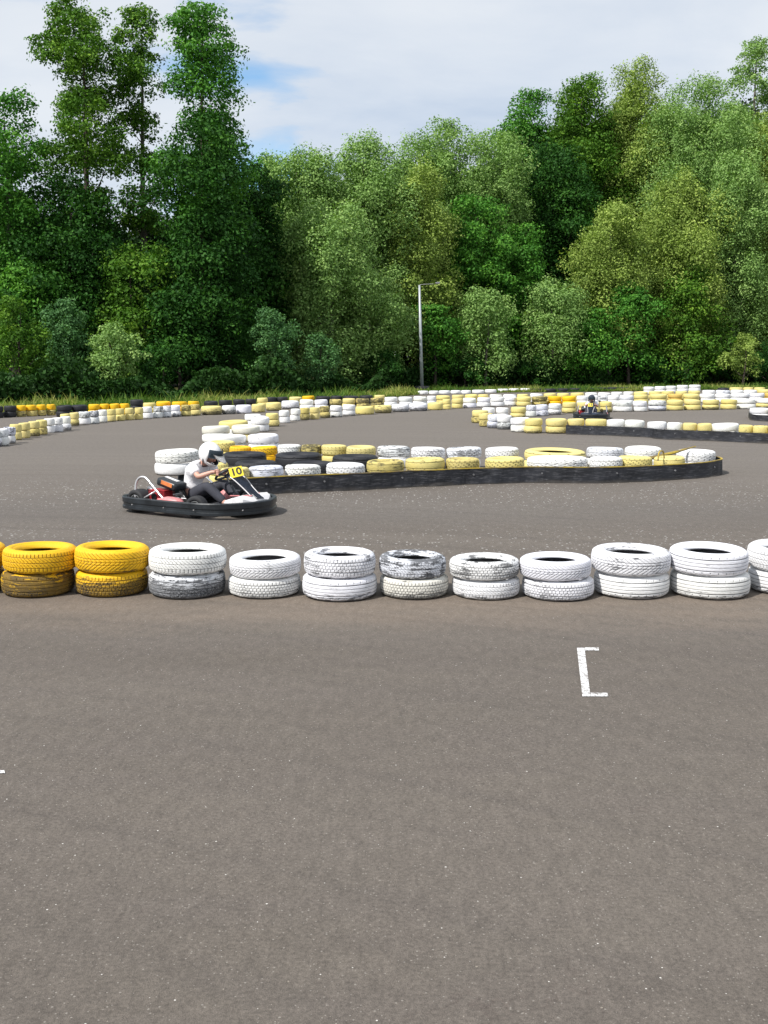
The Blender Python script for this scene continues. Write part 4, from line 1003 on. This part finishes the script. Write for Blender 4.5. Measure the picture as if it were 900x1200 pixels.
def make_driver(loc, yaw, label, pal):
    r = empty('person', loc, yaw); tag(r, label, 'person', 'kart drivers')
    hip = Vector((-.12, 0, .20)); sp1 = Vector((-.17, 0, .31)); sp2 = Vector((-.13, 0, .43)); ch = Vector((-.06, 0, .52)); nk = Vector((.02, 0, .585)); hd = Vector((.10, 0, .665)); hd2 = Vector((.125, 0, .70))
    chains = [[(hip, .095), (sp1, .088), (sp2, .09), (ch, .085), (nk, .045), (hd, .07), (hd2, .06)]]
    shoes = []; hands = []
    for s in (-1, 1):
        sh = Vector((-.04, .135 * s, .525)); el = Vector((.10, .20 * s, .43)); wr = sw_pt(math.pi / 2 - s * math.pi / 2 + s * .0, SWR, .05) + Vector((-.04, .012 * s, -.005))
        chains.append([(ch, .085), (sh, .050), (sh.lerp(el, .5), .042), (el, .034), (el.lerp(wr, .5), .031), (wr, .021)])
        palm = sw_pt(math.pi / 2 - s * math.pi / 2, SWR + .004, .028); chains[-1].append((wr.lerp(palm, .6), .024)); hands.append((s, wr, palm))
        hp = Vector((-.10, .075 * s, .185)); kn = Vector((.20, .155 * s, .325)); an = Vector((.45, .125 * s, .125)); toe = Vector((.54, .125 * s, .155))
        chains.append([(hip, .095), (hp, .082), (hp.lerp(kn, .5), .072), (kn, .054), (kn.lerp(an, .4), .048), (an, .032), (toe, .026)])
        shoes.append([(Vector((.425, .125 * s, .105)), .036), (Vector((.48, .125 * s, .12)), .036), (Vector((.535, .125 * s, .165)), .034), (Vector((.56, .125 * s, .205)), .024)])
        legs = [(hip, .112), (hp, .094), (hp.lerp(kn, .5), .084), (kn, .066), (kn.lerp(an, .4), .060), (kn.lerp(an, .9), .050)]
        arms = [(ch, .100), (sh, .074), (sh.lerp(el, .45), .066), (sh.lerp(el, .72), .066)]
        if s == -1: L1, A1 = legs, arms
        else: L2, A2 = legs, arms
    bm = skin_bm(chains, 2)
    for s, wr, palm in hands:
        u = Vector((0, s, 0)); fwd = (palm - wr).normalized()
        for f in range(4):      # four fingers close over the rim, each with its own length
            o_ = Vector((0, 0, .030 - f * .018)) + SWN.cross(Vector((0, 1, 0))) * (.0); ln = (.9, 1.0, .95, .78)[f]
            b0 = wr.lerp(palm, .7) + o_
            p1 = palm + o_ + u * .012 * 1 + Vector((.016, 0, .004)); p2 = p1 + (-u * .020 + Vector((.012, 0, -.006))) * ln; p3 = p2 + (-u * .020 + Vector((-.012, 0, -.006))) * ln
            join_bm(bm, skin_bm([[(b0, .010), (p1, .0095), (p2, .0085), (p3, .007)]], 1))
        b0 = wr.lerp(palm, .35) + Vector((0, 0, .018)); p1 = b0 - u * .022 + Vector((.012, 0, .008)); p2 = p1 + Vector((.022, 0, -.006)) - u * .008
        join_bm(bm, skin_bm([[(b0, .012), (p1, .0105), (p2, .008)]], 1))
    # face: brow, nose, eyes and ears under the helmet
    fd = Vector((.86, 0, -.5)).normalized(); upv = Vector((.5, 0, .86)); fc = Vector((.115, 0, .675))
    ellipsoid(bm, fc, (.085, .072, .105), Matrix.Rotation(R(30), 3, 'Y'))
    ellipsoid(bm, fc + fd * .088 - upv * .012, (.016, .012, .022), None, 8, 6)
    for s in (-1, 1): ellipsoid(bm, fc + Vector((0, s * .072, -.005)), (.018, .008, .026), None, 8, 6)
    body = obj('body', bm, M['skin'], r, True)
    for s in (-1, 1):
        b2 = bmesh.new(); ellipsoid(b2, fc + fd * .072 + upv * .012 + Vector((0, s * .028, 0)), (.011, .011, .008), None, 10, 8); obj('eye', b2, M['digit'], r, True)
    b2 = bmesh.new(); ellipsoid(b2, fc + fd * .074 - upv * .046, (.010, .022, .006), None, 10, 6); obj('mouth', b2, M['pink'], r, True)
    b2 = bmesh.new(); ellipsoid(b2, fc - fd * .022 + upv * .022, (.088, .078, .095), Matrix.Rotation(R(30), 3, 'Y')); obj('hair', b2, M['hair'], r, True)
    spine = [(hip + Vector((0, 0, .02)), .120), (sp1, .122), (sp2, .124), (ch, .112), (nk + Vector((-.01, 0, -.01)), .062)]
    obj('shirt', skin_bm([spine, A1, A2], 2), M[pal['shirt']], r, True)
    obj('trousers', skin_bm([[(hip + Vector((-.02, 0, .05)), .108), (hip, .112)], L1, L2], 2), M['trousers'], r, True)
    for c in shoes: obj('shoe', skin_bm([c], 2), M['shoe'], r, True)
    # helmet: shell with an open eye port, chin bar, dark lining, raised visor
    HC = Vector((.118, 0, .688)); rot = Matrix.Rotation(R(pal['pitch']), 3, 'Y') @ Matrix.Rotation(0, 3, 'Z')
    if pal.get('hyaw'): rot = Matrix.Rotation(R(pal['hyaw']), 3, 'Z') @ rot
    def shell(scale, port, zcut=-.72):
        b3 = bmesh.new(); bmesh.ops.create_uvsphere(b3, u_segments=40, v_segments=28, radius=1)
        dele = []
        for v in b3.verts:
            x, y, z = v.co
            if x > 0 and z < .1: v.co.x *= 1 + .26 * min(1, -(z - .1) * 1.3)          # chin bar
            if x < 0: v.co.x *= 1.06
        for f in b3.faces:
            c = f.calc_center_median(); az = math.degrees(math.atan2(c.y, c.x)); el_ = c.z
            if el_ < zcut or (port and abs(az) < 62 and -.28 < el_ < .26): dele.append(f)
        bmesh.ops.delete(b3, geom=dele, context='FACES')
        for v in b3.verts: v.co = HC + rot @ Vector((v.co.x * .142 * scale, v.co.y * .122 * scale, v.co.z * .142 * scale))
        return b3
    b3 = shell(1.0, True); bmesh.ops.solidify(b3, geom=b3.faces[:], thickness=.008); he = obj('helmet', b3, M[pal['helmet']], r, True)
    obj('lining', shell(.93, True), M['dark'], he, True)
    b3 = bmesh.new(); rows = []
    for i in range(7):
        el_ = -.20 + i * .11 + .0; row = []
        for j in range(15):
            az = R(-66 + j * 132 / 14); rr = math.sqrt(max(0, 1 - el_ ** 2)) * 1.05
            row.append(b3.verts.new(HC + rot @ (Matrix.Rotation(R(-24), 3, 'Y') @ Vector((math.cos(az) * rr * .152 + .006, math.sin(az) * rr * .128, el_ * .150 + .012)))))
        rows.append(row)
    for A, B in zip(rows, rows[1:]):
        for j in range(14): b3.faces.new((A[j], A[j + 1], B[j + 1], B[j]))
    bmesh.ops.solidify(b3, geom=b3.faces[:], thickness=.003); obj('visor', b3, M['visor'], he, True)
    if pal.get('peak'):
        b3 = bmesh.new(); rows = []
        for i in range(6):
            row = []
            for j in range(11):
                az = R(-50 + j * 10); ext = .145 + i * .020 * math.cos(az)
                row.append(b3.verts.new(HC + rot @ Vector((math.cos(az) * ext * 1.02, math.sin(az) * (.126 - i * .006), .075 - i * .006 + .012 * math.cos(az)))))
            rows.append(row)
        for A, B in zip(rows, rows[1:]):
            for j in range(10): b3.faces.new((A[j], A[j + 1], B[j + 1], B[j]))
        bmesh.ops.solidify(b3, geom=b3.faces[:], thickness=.006); obj('peak', b3, M[pal['helmet']], he, True)
    b3 = bmesh.new(); tube(b3, [HC + rot @ Vector((.02, .116, -.05)), HC + rot @ Vector((.05, .08, -.15)), HC + rot @ Vector((.05, -.08, -.15)), HC + rot @ Vector((.02, -.116, -.05))], .007, 6); obj('chin_strap', b3, M['dark'], he)
    r.scale = (KS,) * 3
    return r
KY = R(-31); KP = at(239, 598.5); KP.z = 0; KS = 1.07
pal1 = dict(steer=R(12), engine='red', pod='pink', nose='white_plastic', stripe='pink', fairing='navy', plate_n=(.55, -.75, .65), num='10', shirt='shirt', helmet='helmet_white', pitch=38, peak=True)
make_kart(KP, KY, 'black and white racing kart with red engine and yellow plate 10, nearer kart', pal1)
make_driver(KP, KY, 'person in white helmet and white shirt hunched over the nearer kart wheel', pal1)
K2 = at(693, 490.5); K2.z = 0
pal2 = dict(steer=R(-8), engine='red', pod='pink', nose='navy', stripe='white_plastic', fairing='navy', plate_n=(.9, 0, .5), num='13', shirt='shirt', helmet='helmet_dark', pitch=24)
a2 = math.atan2(-K2.y, -K2.x)
KS = .92
make_kart(K2, a2 - R(3), 'distant kart with blue nose and yellow plate, coming head on', pal2)
make_driver(K2, a2 - R(3), 'person in dark helmet driving the distant kart towards the camera', pal2)

# ------------------------------------------------------------------ render settings
scene.render.engine = 'CYCLES'; scene.cycles.max_bounces = 6; scene.cycles.diffuse_bounces = 3; scene.cycles.glossy_bounces = 2; scene.cycles.transmission_bounces = 3
scene.cycles.sample_clamp_indirect = 6
scene.view_settings.view_transform = 'Standard'; scene.view_settings.look = 'None'; scene.view_settings.exposure = 0
